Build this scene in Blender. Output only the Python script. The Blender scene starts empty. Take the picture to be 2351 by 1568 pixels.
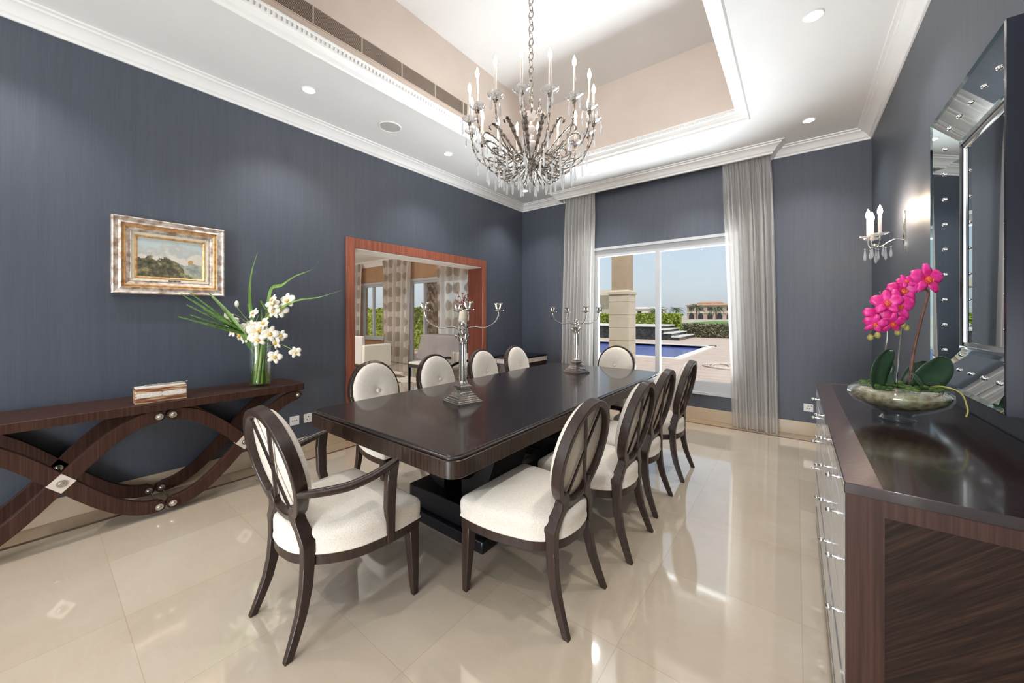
import bpy, math, random
from mathutils import Vector, Matrix
random.seed(7)
C = bpy.context.scene.collection
PI = math.pi
R = math.radians

# ------------------------------------------------------------------ camera, world, sun, exposure
cam_d = bpy.data.cameras.new('camera'); cam = bpy.data.objects.new('camera', cam_d); C.objects.link(cam)
cam.location = (0, 0, 1.35)
cam.rotation_euler = (R(90), 0, R(37.626))
cam_d.sensor_width = 36; cam_d.lens = 36*846.5/2351; cam_d.shift_y = -60/2351
cam_d.clip_start = 0.02; cam_d.clip_end = 3000
bpy.context.scene.camera = cam
sc = bpy.context.scene
sc.view_settings.view_transform = 'Standard'; sc.view_settings.look = 'None'
sc.view_settings.gamma = 1; sc.view_settings.use_curve_mapping = False
sc.view_settings.exposure = 0.0
sc.cycles.max_bounces = 8; sc.cycles.diffuse_bounces = 4; sc.cycles.glossy_bounces = 5
sc.cycles.transparent_max_bounces = 24; sc.cycles.transmission_bounces = 6
sc.cycles.caustics_reflective = False; sc.cycles.caustics_refractive = False
sc.cycles.sample_clamp_indirect = 6.0
W = bpy.data.worlds.new('world'); sc.world = W; W.use_nodes = True
wn = W.node_tree.nodes; wl = W.node_tree.links; wn.clear()
sky = wn.new('ShaderNodeTexSky'); sky.sky_type = 'NISHITA'; sky.sun_disc = False
sky.sun_elevation = R(55); sky.sun_rotation = R(140); sky.air_density = 1.0; sky.dust_density = 3.0; sky.ozone_density = 1.0
mx = wn.new('ShaderNodeMixRGB'); mx.inputs[0].default_value = 0.6; mx.inputs[2].default_value = (5.2, 5.6, 6.2, 1)
bg = wn.new('ShaderNodeBackground'); bg.inputs[1].default_value = 0.155
wo = wn.new('ShaderNodeOutputWorld')
wl.new(sky.outputs[0], mx.inputs[1]); wl.new(mx.outputs[0], bg.inputs[0]); wl.new(bg.outputs[0], wo.inputs[0])
sun_d = bpy.data.lights.new('sun', 'SUN'); sun = bpy.data.objects.new('sun', sun_d); C.objects.link(sun)
sun_d.energy = 2.7; sun_d.angle = R(0.6); sun_d.color = (1, .95, .87)
sun.rotation_euler = Vector((-0.42, 0.55, -0.95)).to_track_quat('-Z', 'Y').to_euler()
K_BULB, K_DOWN, K_COVE, K_REAR = 120.0, 66.0, .3, 85.0

def area(name, loc, rot, sx, sy, power, col):
    d = bpy.data.lights.new(name, 'AREA'); d.shape = 'RECTANGLE'; d.size = sx; d.size_y = sy; d.energy = power; d.color = col
    o = bpy.data.objects.new(name, d); C.objects.link(o); o.location = loc; o.rotation_euler = rot; return o
# added fill lamps behind the viewer, one level and one tilted up
area('rear_fill', (-.75, -5.05, 1.4), (R(90), 0, 0), 2.2, 2.3, K_REAR, (.88,.94,1))
area('rear_up_fill', (-.75, -5.0, .8), (R(108), 0, 0), 2.2, 1.2, 260, (.90,.95,1))
# added fill outside, hidden below the sill, aimed up to brighten the ceiling
ceil_fill = area('ceiling_fill', (-1.5, 6.7, .35), (R(207), 0, 0), 2.4, 1.4, 262, (.92,.96,1)); ceil_fill.data.spread = R(128)
area('living_room_fill', (-8.2, -1.05, 1.4), (R(100), 0, 0), 5.5, 2.2, 175, (.97,.98,1))  # added unseen fill at the near wall, brightens the living room
# warm strips lying in the cove of the ceiling tray
area('cove_strip', (-1.6, 4.30, 3.40), (R(180), 0, 0), 2.3, .05, K_COVE, (1,.84,.68))
area('cove_strip', (-2.87, 2.46, 3.40), (R(180), 0, 0), .05, 3.4, K_COVE, (1,.84,.68))
area('cove_strip', (-.34, 2.46, 3.40), (R(180), 0, 0), .05, 3.4, K_COVE, (1,.84,.68))
area('cove_strip', (-1.6, .60, 3.40), (R(180), 0, 0), 2.3, .05, K_COVE, (1,.84,.68))

# ------------------------------------------------------------------ helpers
class MB:
    def __init__(s): s.v = []; s.f = []
    def add(s, vs, fs):
        o = len(s.v); s.v += [tuple(p) for p in vs]; s.f += [tuple(o+i for i in f) for f in fs]
    def box(s, x0, x1, y0, y1, z0, z1):
        s.add([(x0,y0,z0),(x1,y0,z0),(x1,y1,z0),(x0,y1,z0),(x0,y0,z1),(x1,y0,z1),(x1,y1,z1),(x0,y1,z1)],
              [(3,2,1,0),(4,5,6,7),(0,1,5,4),(1,2,6,5),(2,3,7,6),(3,0,4,7)]); return s
    def cbox(s, c, d, rz=0):
        m = Matrix.Rotation(rz, 3, 'Z'); c = Vector(c)
        vs = [c + m @ Vector((sx*d[0]/2, sy*d[1]/2, sz*d[2]/2)) for sx,sy,sz in
              ((-1,-1,-1),(1,-1,-1),(1,1,-1),(-1,1,-1),(-1,-1,1),(1,-1,1),(1,1,1),(-1,1,1))]
        s.add(vs, [(3,2,1,0),(4,5,6,7),(0,1,5,4),(1,2,6,5),(2,3,7,6),(3,0,4,7)]); return s
    def loft(s, rings, cap=True, closed=False):
        n = len(rings[0]); vs = [p for r in rings for p in r]; fs = []
        m = len(rings)
        for i in range(m if closed else m-1):
            for j in range(n):
                a = i*n+j; b = i*n+(j+1) % n; i2 = (i+1) % m
                fs.append((a, b, i2*n+(j+1) % n, i2*n+j))
        if cap and not closed:
            fs.append(tuple(range(n-1, -1, -1))); fs.append(tuple((m-1)*n+j for j in range(n)))
        s.add(vs, fs); return s
    def posts(s, pts):                       # (x, y, z, w, d) stacked rectangles
        return s.loft([[(x-w/2,y-d/2,z),(x+w/2,y-d/2,z),(x+w/2,y+d/2,z),(x-w/2,y+d/2,z)] for x,y,z,w,d in pts])
    def tube(s, pts, r, n=8, closed=False, flat=1.0):
        P = [Vector(p) for p in pts]; m = len(P); rings = []
        up = None
        for i, p in enumerate(P):
            if closed: t = (P[(i+1) % m]-P[i-1])
            else: t = P[min(i+1, m-1)]-P[max(i-1, 0)]
            t.normalize()
            if up is None:
                up = Vector((0,0,1)) if abs(t.z) < .9 else Vector((1,0,0))
            a = t.cross(up).normalized(); b = a.cross(t).normalized(); up = b
            rr = r(i/(m-1)) if callable(r) else (r[i] if isinstance(r, (list, tuple)) else r)
            rings.append([p + a*math.cos(2*PI*k/n)*rr + b*math.sin(2*PI*k/n)*rr*flat for k in range(n)])
        return s.loft(rings, cap=not closed, closed=closed)
    def cyl(s, p, q, r0, r1=None, n=16):
        p = Vector(p); q = Vector(q); r1 = r0 if r1 is None else r1
        return s.tube([p, q], [r0, r1], n)
    def lathe(s, prof, n=24, c=(0,0,0), sx=1, sy=1, cap=True):
        rings = [[(c[0]+r*math.cos(2*PI*k/n)*sx, c[1]+r*math.sin(2*PI*k/n)*sy, c[2]+z) for k in range(n)] for r, z in prof]
        return s.loft(rings, cap=cap)
    def ball(s, c, r, n=12, m=8, sz=1.0):
        prof = [(max(1e-4, r*math.sin(PI*i/m)), -r*sz*math.cos(PI*i/m)) for i in range(m+1)]
        return s.lathe(prof, n, c)
    def prism(s, poly, d0, d1, axis='z'):
        def P(a, b, d): return {'z':(a,b,d),'y':(a,d,b),'x':(d,a,b)}[axis]
        n = len(poly)
        vs = [P(a,b,d0) for a,b in poly]+[P(a,b,d1) for a,b in poly]
        fs = [tuple(range(n-1,-1,-1)), tuple(range(n,2*n))]+[(i,(i+1)%n,n+(i+1)%n,n+i) for i in range(n)]
        s.add(vs, fs); return s
    def grid(s, fn, nu, nv):
        vs = [fn(i/nu, j/nv) for j in range(nv+1) for i in range(nu+1)]
        fs = [(j*(nu+1)+i, j*(nu+1)+i+1, (j+1)*(nu+1)+i+1, (j+1)*(nu+1)+i) for j in range(nv) for i in range(nu)]
        s.add(vs, fs); return s
    def build(s, name, mat, parent=None, smooth=None, bevel=0, loc=None, solid=0):
        me = bpy.data.meshes.new(name); me.from_pydata(s.v, [], s.f); me.update()
        import bmesh
        bm = bmesh.new(); bm.from_mesh(me)
        if not solid: bmesh.ops.recalc_face_normals(bm, faces=bm.faces)
        bm.to_mesh(me); bm.free()
        for p in me.polygons: p.use_smooth = smooth is not None
        if smooth is not None:
            try: me.set_sharp_from_angle(angle=R(smooth))
            except Exception: pass
        me.materials.append(mat)
        o = bpy.data.objects.new(name, me); C.objects.link(o)
        if parent: o.parent = parent
        if loc is not None: o.location = loc
        if solid:
            m = o.modifiers.new('t', 'SOLIDIFY'); m.thickness = solid; m.offset = 0
        if bevel:
            m = o.modifiers.new('b', 'BEVEL'); m.width = bevel; m.segments = 2; m.limit_method = 'ANGLE'; m.angle_limit = R(40)
            for p in me.polygons: p.use_smooth = True
            try: me.set_sharp_from_angle(angle=R(35))
            except Exception: pass
        return o

def thing(name, label, cat, loc=(0,0,0), rz=0, group=None):
    o = bpy.data.objects.new(name, None); C.objects.link(o); o.empty_display_size = .1
    o.location = loc; o.rotation_euler = (0,0,rz); tag(o, label, cat, group); return o
def tag(o, label, cat, group=None, kind=None):
    o['label'] = label; o['category'] = cat
    if group: o['group'] = group
    if kind: o['kind'] = kind
    return o
def struct(o): o['kind'] = 'structure'; return o
def copy_tree(o, parent=None):
    c = o.copy(); C.objects.link(c)
    if parent: c.parent = parent
    for ch in [x for x in o.children]: copy_tree(ch, c)
    return c
def place(o, loc, rz=0, label=None): 
    o.location = loc; o.rotation_euler = (0,0,rz)
    if label: o['label'] = label
    return o
def spline(pts, n=8, closed=False):
    P = [Vector(p) for p in pts]; m = len(P); out = []
    rng = range(m) if closed else range(m-1)
    for i in rng:
        g = (lambda k: P[k % m]) if closed else (lambda k: P[min(max(k,0),m-1)])
        p0,p1,p2,p3 = g(i-1),g(i),g(i+1),g(i+2)
        for k in range(n):
            t = k/n
            out.append(0.5*((2*p1)+(p2-p0)*t+(2*p0-5*p1+4*p2-p3)*t*t+(3*p1-p0-3*p2+p3)*t**3))
    if not closed: out.append(P[-1].copy())
    return out

# ------------------------------------------------------------------ materials
def mat(name, col=(.8,.8,.8), rough=.5, metal=0, spec=.5, coat=0, emit=None, es=0):
    m = bpy.data.materials.new(name); m.use_nodes = True
    b = m.node_tree.nodes['Principled BSDF']
    b.inputs['Base Color'].default_value = (*col, 1); b.inputs['Roughness'].default_value = rough
    b.inputs['Metallic'].default_value = metal; b.inputs['Specular IOR Level'].default_value = spec
    b.inputs['Coat Weight'].default_value = coat; b.inputs['Coat Roughness'].default_value = .06
    if emit: b.inputs['Emission Color'].default_value = (*emit,1); b.inputs['Emission Strength'].default_value = es
    return m
def N(m, t, **kw):
    n = m.node_tree.nodes.new(t)
    for k, v in kw.items():
        if k.startswith('i_'):
            key = k[2:]; key = int(key) if key.isdigit() else key.replace('_',' ')
            n.inputs[key].default_value = v
        else: setattr(n, k, v)
    return n
def L(m, a, b): m.node_tree.links.new(a, b)
def coords(m, scale=(1,1,1), loc=(0,0,0), rot=(0,0,0), kind='Object'):
    tc = N(m, 'ShaderNodeTexCoord'); mp = N(m, 'ShaderNodeMapping')
    mp.inputs['Scale'].default_value = scale; mp.inputs['Location'].default_value = loc; mp.inputs['Rotation'].default_value = rot
    L(m, tc.outputs[kind], mp.inputs[0]); return mp.outputs[0]
def ramp(m, fac, stops):
    r = N(m, 'ShaderNodeValToRGB'); e = r.color_ramp.elements
    while len(e) > 1: e.remove(e[0])
    e[0].position = stops[0][0]; e[0].color = (*stops[0][1],1)
    for p, c in stops[1:]:
        x = e.new(p); x.color = (*c,1)
    L(m, fac, r.inputs[0]); return r.outputs[0]
def bsdf(m): return m.node_tree.nodes['Principled BSDF']
def noisy(name, c1, c2, scale=(8,8,8), nscale=1, detail=4, rough=.5, lo=.35, hi=.65, bump=0, metal=0, coat=0, spec=.5, kind='Object', dist=0):
    m = mat(name, c1, rough, metal, spec, coat)
    v = coords(m, scale, kind=kind); n = N(m, 'ShaderNodeTexNoise', i_Scale=nscale, i_Detail=detail, i_Distortion=dist)
    L(m, v, n.inputs['Vector']); c = ramp(m, n.outputs['Fac'], [(lo,c1),(hi,c2)])
    L(m, c, bsdf(m).inputs['Base Color'])
    if bump:
        b = N(m, 'ShaderNodeBump', i_Strength=bump, i_Distance=.002)
        L(m, n.outputs['Fac'], b.inputs['Height']); L(m, b.outputs[0], bsdf(m).inputs['Normal'])
    return m

def wallpaper():
    m = mat('slate silk wallpaper', (.07,.08,.1), .48, 0, .5)
    v = coords(m, (30, 30, .7)); n = N(m, 'ShaderNodeTexNoise', i_Scale=1.0, i_Detail=5, i_Roughness=.6); L(m, v, n.inputs['Vector'])
    v2 = coords(m, (160, 160, 5)); n2 = N(m, 'ShaderNodeTexNoise', i_Scale=1.0, i_Detail=3); L(m, v2, n2.inputs['Vector'])
    mu = N(m, 'ShaderNodeMath', operation='ADD'); L(m, n.outputs['Fac'], mu.inputs[0]); L(m, n2.outputs['Fac'], mu.inputs[1])
    h = N(m, 'ShaderNodeMath', operation='MULTIPLY', i_1=.5); L(m, mu.outputs[0], h.inputs[0])
    c = ramp(m, h.outputs[0], [(.34,(.062,.071,.092)),(.5,(.071,.081,.104)),(.68,(.082,.093,.118))])
    L(m, c, bsdf(m).inputs['Base Color'])
    b = N(m, 'ShaderNodeBump', i_Strength=.12, i_Distance=.002); L(m, h.outputs[0], b.inputs['Height']); L(m, b.outputs[0], bsdf(m).inputs['Normal'])
    return m
def marble(name, tint=(1,1,1), tile=True, rough=.05):
    m = mat(name, (.6,.5,.4), rough, 0, .6, 1.0 if tile else 0)
    bsdf(m).inputs['Coat IOR'].default_value = 2.0
    v = coords(m)
    n = N(m, 'ShaderNodeTexNoise', i_Scale=.9, i_Detail=4, i_Roughness=.5, i_Distortion=.7); L(m, v, n.inputs['Vector'])
    v3 = coords(m, (.9,1.9,1), rot=(0,0,.5)); n3 = N(m, 'ShaderNodeTexNoise', i_Scale=1.6, i_Detail=9, i_Roughness=.65, i_Distortion=2.2); L(m, v3, n3.inputs['Vector'])
    T = lambda c: tuple(a*b for a,b in zip(c,tint))
    c = ramp(m, n.outputs['Fac'], [(.3,T((.575,.465,.34))),(.5,T((.63,.525,.405))),(.7,T((.68,.585,.47)))])
    vein = ramp(m, n3.outputs['Fac'], [(.47,(0,0,0)),(.5,(1,1,1)),(.53,(0,0,0))])
    mxv = N(m, 'ShaderNodeMixRGB', blend_type='MIX'); mxv.inputs[2].default_value = (*T((.80,.71,.60)),1)
    sc_ = N(m, 'ShaderNodeMath', operation='MULTIPLY', i_1=.09); L(m, vein, sc_.inputs[0]); L(m, sc_.outputs[0], mxv.inputs[0]); L(m, c, mxv.inputs[1])
    out = mxv.outputs[0]
    if tile:
        vb = coords(m, loc=(-.02+6, -.25+6, 0))
        br = N(m, 'ShaderNodeTexBrick', offset=0.0, squash=1.0, i_Scale=1.0, i_Mortar_Size=.0016, i_Mortar_Smooth=.1, i_Brick_Width=.6, i_Row_Height=.6, i_Bias=0.0)
        br.inputs['Color1'].default_value = (1,1,1,1); br.inputs['Color2'].default_value = (.88,.865,.85,1); br.inputs['Mortar'].default_value = (.80,.77,.72,1)
        L(m, vb, br.inputs['Vector'])
        mm = N(m, 'ShaderNodeMixRGB', blend_type='MULTIPLY'); mm.inputs[0].default_value = 1
        L(m, out, mm.inputs[1]); L(m, br.outputs['Color'], mm.inputs[2]); out = mm.outputs[0]
    L(m, out, bsdf(m).inputs['Base Color']); return m
def wood(name, c1, c2, axis=1, rough=.28, coat=.3, fine=70, contrast=(.38,.64), spec=.5):
    m = mat(name, c1, rough, 0, spec, coat)
    s = [fine]*3; s[axis] = 2.2
    v = coords(m, tuple(s)); n = N(m, 'ShaderNodeTexNoise', i_Scale=1, i_Detail=4, i_Roughness=.6); L(m, v, n.inputs['Vector'])
    c = ramp(m, n.outputs['Fac'], [(contrast[0],c1),(contrast[1],c2)]); L(m, c, bsdf(m).inputs['Base Color']); return m
def see_through(name, col, t, rough=.02, gl=(1,1,1), base=.04, top=.6):
    """thin clear pane or crystal: transparent with a sheen at grazing angles"""
    m = bpy.data.materials.new(name); m.use_nodes = True; nt = m.node_tree; nt.nodes.clear()
    tr = N(m,'ShaderNodeBsdfTransparent'); tr.inputs[0].default_value = (*col,1)
    g = N(m,'ShaderNodeBsdfGlossy'); g.inputs['Color'].default_value = (*gl,1); g.inputs['Roughness'].default_value = rough
    lw = N(m,'ShaderNodeLayerWeight'); lw.inputs[0].default_value = t
    mr = N(m,'ShaderNodeMapRange'); mr.inputs[3].default_value = base; mr.inputs[4].default_value = top; L(m, lw.outputs['Facing'], mr.inputs[0])
    x = N(m,'ShaderNodeMixShader'); L(m, mr.outputs[0], x.inputs[0]); L(m, tr.outputs[0], x.inputs[1]); L(m, g.outputs[0], x.inputs[2])
    o = N(m,'ShaderNodeOutputMaterial'); L(m, x.outputs[0], o.inputs[0]); return m
def sheer(name, col, trans=.35, pattern=False):
    m = bpy.data.materials.new(name); m.use_nodes = True; nt = m.node_tree; nt.nodes.clear()
    d = N(m,'ShaderNodeBsdfDiffuse'); d.inputs[0].default_value = (*col,1)
    tl = N(m,'ShaderNodeBsdfTranslucent'); tl.inputs[0].default_value = (*col,1)
    tr = N(m,'ShaderNodeBsdfTransparent')
    a = N(m,'ShaderNodeMixShader'); a.inputs[0].default_value = .42; L(m,d.outputs[0],a.inputs[1]); L(m,tl.outputs[0],a.inputs[2])
    b = N(m,'ShaderNodeMixShader'); b.inputs[0].default_value = trans; L(m,a.outputs[0],b.inputs[1]); L(m,tr.outputs[0],b.inputs[2])
    if pattern:                                        # woven rows of beige oval motifs
        v = coords(m, (2.9, 0.001, 2.35), loc=(.1,0,.25)); vo = N(m,'ShaderNodeTexVoronoi', feature='F1'); vo.inputs['Randomness'].default_value = 0
        vo.inputs['Scale'].default_value = 1; L(m, v, vo.inputs['Vector'])
        c = ramp(m, vo.outputs['Distance'], [(.31,(.52,.45,.37)),(.38,col)])
        L(m, c, d.inputs[0]); L(m, c, tl.inputs[0])
        f = ramp(m, vo.outputs['Distance'], [(.33,(.03,.03,.03)),(.39,(trans,trans,trans))]); L(m, f, b.inputs[0])
    o = N(m,'ShaderNodeOutputMaterial'); L(m,b.outputs[0],o.inputs[0]); return m
def glow(name, col, s):
    m = bpy.data.materials.new(name); m.use_nodes = True; m.node_tree.nodes.clear()
    e = N(m,'ShaderNodeEmission'); e.inputs[0].default_value = (*col,1); e.inputs[1].default_value = s
    o = N(m,'ShaderNodeOutputMaterial'); L(m,e.outputs[0],o.inputs[0]); return m

M = {}
M['wallp'] = wallpaper()
M['white'] = noisy('ceiling paint', (.87,.87,.865), (.89,.89,.885), (3,3,3), rough=.6)
M['trim'] = noisy('moulding paint', (.87,.865,.85), (.89,.885,.87), (5,5,5), rough=.45)
M['tray'] = noisy('peach cove glow paint', (.68,.59,.52), (.71,.62,.55), (3,3,3), rough=.6)  # peach tone includes the warm cove glow on the tray walls
M['floor'] = marble('cream marble tiles')
M['skirt'] = marble('marble skirting', (.86,.82,.76), tile=False, rough=.2)
M['border'] = marble('brown marble border', (.62,.54,.46), tile=False, rough=.07)
M['inlay'] = noisy('dark marble inlay', (.07,.038,.025), (.11,.06,.04), (20,20,20), rough=.1)
M['espresso'] = wood('espresso wood', (.020,.010,.007), (.040,.020,.014), 2, rough=.36, coat=.08)
M['espx'] = wood('espresso veneer along', (.016,.008,.006), (.034,.017,.013), 0, rough=.33, coat=.05, fine=90)
M['tabletop'] = wood('polished dark table veneer', (.010,.006,.006), (.030,.018,.017), 1, rough=.27, coat=.3, fine=60)
M['console'] = wood('dark walnut console', (.036,.015,.010), (.066,.030,.021), 2, rough=.45, coat=0, fine=120, spec=.22)
M['black'] = mat('black lacquer', (.006,.006,.008), .35, 0, .4, .1)
M['jamb'] = wood('dark mahogany jamb', (.10,.024,.013), (.14,.036,.02), 2, rough=.6, coat=0, fine=40, spec=.15)
M['mahog'] = wood('red mahogany', (.22,.062,.032), (.34,.10,.055), 2, rough=.4, coat=.05, fine=55)
M['cream'] = noisy('cream linen upholstery', (.70,.63,.54), (.82,.765,.68), (260,260,160), rough=.9, bump=.5, spec=.15, detail=2)
M['silver'] = noisy('aged silver', (.52,.49,.44), (.75,.72,.68), (60,60,60), rough=.2, metal=1)
M['chrome'] = mat('polished chrome', (.8,.8,.8), .1, 1)
M['bronze'] = noisy('antique pewter', (.13,.105,.085), (.55,.50,.44), (45,45,45), rough=.32, metal=.85, lo=.38, hi=.62, bump=.6)
M['bulb'] = glow('lit candle bulb', (1,.95,.90), K_BULB)
M['sbulb'] = glow('lit sconce bulb', (1,.80,.60), K_BULB*3.0)
M['down'] = glow('downlight lens', (1,.985,.97), 30)
M['sleeve'] = noisy('ivory candle sleeve', (.62,.54,.48), (.70,.62,.56), (30,30,30), rough=.45)
def crystal(mixf=.34):
    m = see_through('cut crystal', (.97,.98,.99), .5, .04, (1,1,1), .18, .8)
    nt = m.node_tree; o = [n for n in nt.nodes if n.type == 'OUTPUT_MATERIAL'][0]; last = o.inputs[0].links[0].from_socket
    d = N(m,'ShaderNodeBsdfDiffuse'); d.inputs[0].default_value = (.92,.92,.92,1); tl = N(m,'ShaderNodeBsdfTranslucent'); tl.inputs[0].default_value = (.92,.92,.92,1)
    a = N(m,'ShaderNodeMixShader'); L(m,d.outputs[0],a.inputs[1]); L(m,tl.outputs[0],a.inputs[2])
    x = N(m,'ShaderNodeMixShader'); x.inputs[0].default_value = mixf; L(m,last,x.inputs[1]); L(m,a.outputs[0],x.inputs[2]); L(m,x.outputs[0],o.inputs[0]); return m
M['crystal'] = crystal()
M['pan'] = crystal(.12)
M['pane'] = see_through('window glass', (.97,.99,.99), .15, .0, (1,1,1), .004, .3)
M['vaseglass'] = see_through('clear vase glass', (.94,.97,.96), .3, .02, (1,1,1), .03, .6)
M['mirror'] = mat('mirror glass', (.74,.80,.80), .015, 1)
M['mirrorbev'] = mat('bevelled mirror glass', (.50,.66,.66), .03, 1)
M['frameblk'] = mat('black glass edge', (.012,.014,.022), .15, 0, .6, .5)
M['upvc'] = mat('white window frame', (.50,.51,.52), .4)
M['plastic'] = mat('white socket plastic', (.80,.78,.74), .35)
M['socket'] = mat('dark socket hole', (.02,.02,.02), .5)
M['curtain'] = sheer('grey sheer', (.78,.75,.72), .26)
M['curtain2'] = sheer('white sheer with ovals', (.88,.86,.82), .24, True)
M['cloth'] = noisy('grey satin tablecloth', (.28,.25,.24), (.33,.30,.285), (4,4,4), rough=.6)
M['tan'] = noisy('tan wall', (.42,.25,.14), (.47,.285,.16), (4,4,4), rough=.7)
M['leaf'] = noisy('orchid leaf', (.018,.045,.022), (.035,.075,.035), (14,14,14), rough=.3)
M['grass'] = noisy('green blade', (.10,.20,.035), (.26,.42,.11), (25,25,6), rough=.4)
M['palmf'] = noisy('palm green', (.07,.17,.035), (.20,.36,.09), (40,40,40), rough=.45)
M['petalw'] = noisy('ivory petal', (.84,.78,.62), (.90,.88,.80), (60,60,60), rough=.5)
M['yellow'] = mat('yellow throat', (.75,.52,.12), .5)
M['petalp'] = noisy('magenta petal', (.62,.008,.16), (.80,.05,.33), (50,50,50), rough=.45)
M['throat'] = mat('red orange throat', (.62,.09,.03), .45)
M['budg'] = mat('olive bud', (.35,.30,.08), .5)
M['stem'] = noisy('brown stem', (.09,.035,.022), (.15,.07,.045), (40,40,40), rough=.5)
M['moss'] = noisy('green moss', (.03,.075,.012), (.10,.17,.03), (90,90,90), rough=.9, bump=1)
M['bark'] = noisy('bark and stones', (.16,.10,.045), (.42,.36,.22), (45,45,45), rough=.6, bump=1)
M['stemg'] = noisy('pale green stem', (.22,.32,.06), (.42,.52,.16), (20,20,4), rough=.4)
M['water'] = see_through('vase water', (.78,.88,.50), .5, .02, (1,1,1), .04, .4)

# ------------------------------------------------------------------ room shell
XL, XR, YF, YB, ZC, WT = -3.85, .62, 5.30, -5.2, 3.284, .26
CB = 3.178                                     # crown bottom
DY0, DY1, DZ = 2.147, 4.22, 2.09               # clear opening towards the living room
WX0, WX1, WZ0, WZ1 = -2.50, -.56, .335, 2.372  # window opening
b = MB(); b.box(XL, XR, YB, YF, -.1, 0); b.box(-12.5, XL, -1.2, 6.75, -.1, 0)
struct(b.build('floor', M['floor']))
b = MB(); b.box(XL-WT, XL, YB, DY0, 0, ZC+.05); b.box(XL-WT, XL, DY1, YF+.2, 0, ZC+.05); b.box(XL-WT, XL, DY0, DY1, DZ, ZC+.05)
struct(b.build('wall_left', M['wallp']))
b = MB(); b.box(XR, XR+.2, YB, YF+.2, 0, ZC+.05); struct(b.build('wall_right', M['wallp']))
b = MB(); b.box(XL, WX0, YF, YF+.26, 0, ZC+.05); b.box(WX1, XR, YF, YF+.26, 0, ZC+.05)
b.box(WX0, WX1, YF, YF+.26, 0, WZ0); b.box(WX0, WX1, YF, YF+.26, WZ1, ZC+.05)
struct(b.build('wall_far', M['wallp']))
# unseen wall behind the camera; its window is added to let light in
b = MB(); b.box(XL, -2.0, YB-.2, YB, 0, ZC+.05); b.box(.5, XR, YB-.2, YB, 0, ZC+.05)
b.box(-2.0, .5, YB-.2, YB, 2.6, ZC+.05); b.box(-2.0, .5, YB-.2, YB, 0, .15)
struct(b.build('wall_near', M['white']))
b = MB()
for x in (-2.0, -1.17, -.37, .46): b.box(x, x+.04, YB-.12, YB-.06, .15, 2.6)
f = struct(b.build('added_window_3', M['upvc']))
MB().box(-2.0, .5, YB-.1, YB-.09, .15, 2.6).build('pane', M['pane'], f)

# ceiling with a recessed tray
TX0, TX1, TY0, TY1 = -2.84, -.366, .62, 4.30
b = MB()
b.box(XL, TX0, YB, YF, ZC, ZC+.05); b.box(TX1, XR, YB, YF, ZC, ZC+.05)
b.box(TX0, TX1, YB, TY0, ZC, ZC+.05); b.box(TX0, TX1, TY1, YF, ZC, ZC+.05)
struct(b.build('ceiling', M['white']))
ix0, ix1, iy0, iy1, TZ = TX0-.08, TX1+.08, TY0-.08, TY1+.08, 4.25
b = MB()
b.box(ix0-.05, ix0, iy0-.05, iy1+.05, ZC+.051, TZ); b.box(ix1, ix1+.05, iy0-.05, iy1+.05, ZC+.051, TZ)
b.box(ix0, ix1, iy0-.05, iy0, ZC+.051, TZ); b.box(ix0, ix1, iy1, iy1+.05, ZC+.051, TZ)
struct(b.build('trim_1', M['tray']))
b = MB(); b.box(ix0-.05, ix1+.05, iy0-.05, iy1+.05, TZ, TZ+.06); struct(b.build('trim_2', noisy('tray ceiling paint', (.70,.69,.68), (.72,.71,.70), (3,3,3), rough=.6)))
def ring_profile(x0, x1, y0, y1, prof):
    """prof: (inset towards the middle, z)"""
    return MB().loft([[(x0+d,y0+d,z),(x1-d,y0+d,z),(x1-d,y1-d,z),(x0+d,y1-d,z)] for d, z in prof], closed=True)
rp = ring_profile(TX0, TX1, TY0, TY1, [(-.012,ZC+.01),(-.012,ZC-.001),(0,ZC-.010),(.012,ZC-.010),(.018,ZC+.004),(.05,ZC+.018),(.066,ZC+.04),(.070,ZC+.052),(.088,ZC+.056),(.095,ZC+.075),(.11,ZC+.08),(.11,ZC+.094),(-.06,ZC+.094)])
struct(rp.build('trim_3', M['trim'], smooth=25))
# dentils under the tray lip, far and left runs
b = MB()
x = TX0+.12
while x < TX1-.12:
    b.box(x, x+.016, TY1-.104, TY1-.088, ZC+.052, ZC+.075); x += .032
y = TY0+.12
while y < TY1-.12:
    b.box(TX0+.088, TX0+.104, y, y+.016, ZC+.052, ZC+.075); y += .032
struct(b.build('trim_4', M['trim']))
# crown moulding: profile (out from wall, z)
CP = [(0,CB),(.012,CB),(.014,CB+.018),(.03,CB+.026),(.045,CB+.05),(.075,CB+.075),(.092,CB+.080),(.094,CB+.092),(.118,CB+.096),(.12,ZC),(0,ZC)]
def crown(axis, wall, sgn, a0, a1, m0=0, m1=0, prof=CP):
    """m0/m1: mitre factor at each end"""
    m = MB(); n = len(prof)
    r0 = []; r1 = []
    for d, z in prof:
        p = wall+sgn*d
        if axis == 'y': r0.append((p, a0+m0*d, z)); r1.append((p, a1-m1*d, z))
        else: r0.append((a0+m0*d, p, z)); r1.append((a1-m1*d, p, z))
    return m.loft([r0, r1])
struct(crown('y', XL, 1, YB, YF, 0, 1).build('trim_5', M['trim'], smooth=25))
struct(crown('y', XR, -1, YB, YF, 0, 1).build('trim_6', M['trim'], smooth=25))
struct(crown('x', YF, -1, XL, -2.98, 1, 0).build('trim_7', M['trim'], smooth=25))
struct(crown('x', YF, -1, -.24, XR, 0, 1).build('trim_8', M['trim'], smooth=25))
PX0, PX1, PY = -3.0, -.22, 5.10
r = MB(); r.loft([[(PX0-d, PY-d, z) for d, z in CP], [(PX1+d, PY-d, z) for d, z in CP]])
r.loft([[(PX0-d, YF, z) for d, z in CP], [(PX0-d, PY-d, z) for d, z in CP]])
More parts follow.
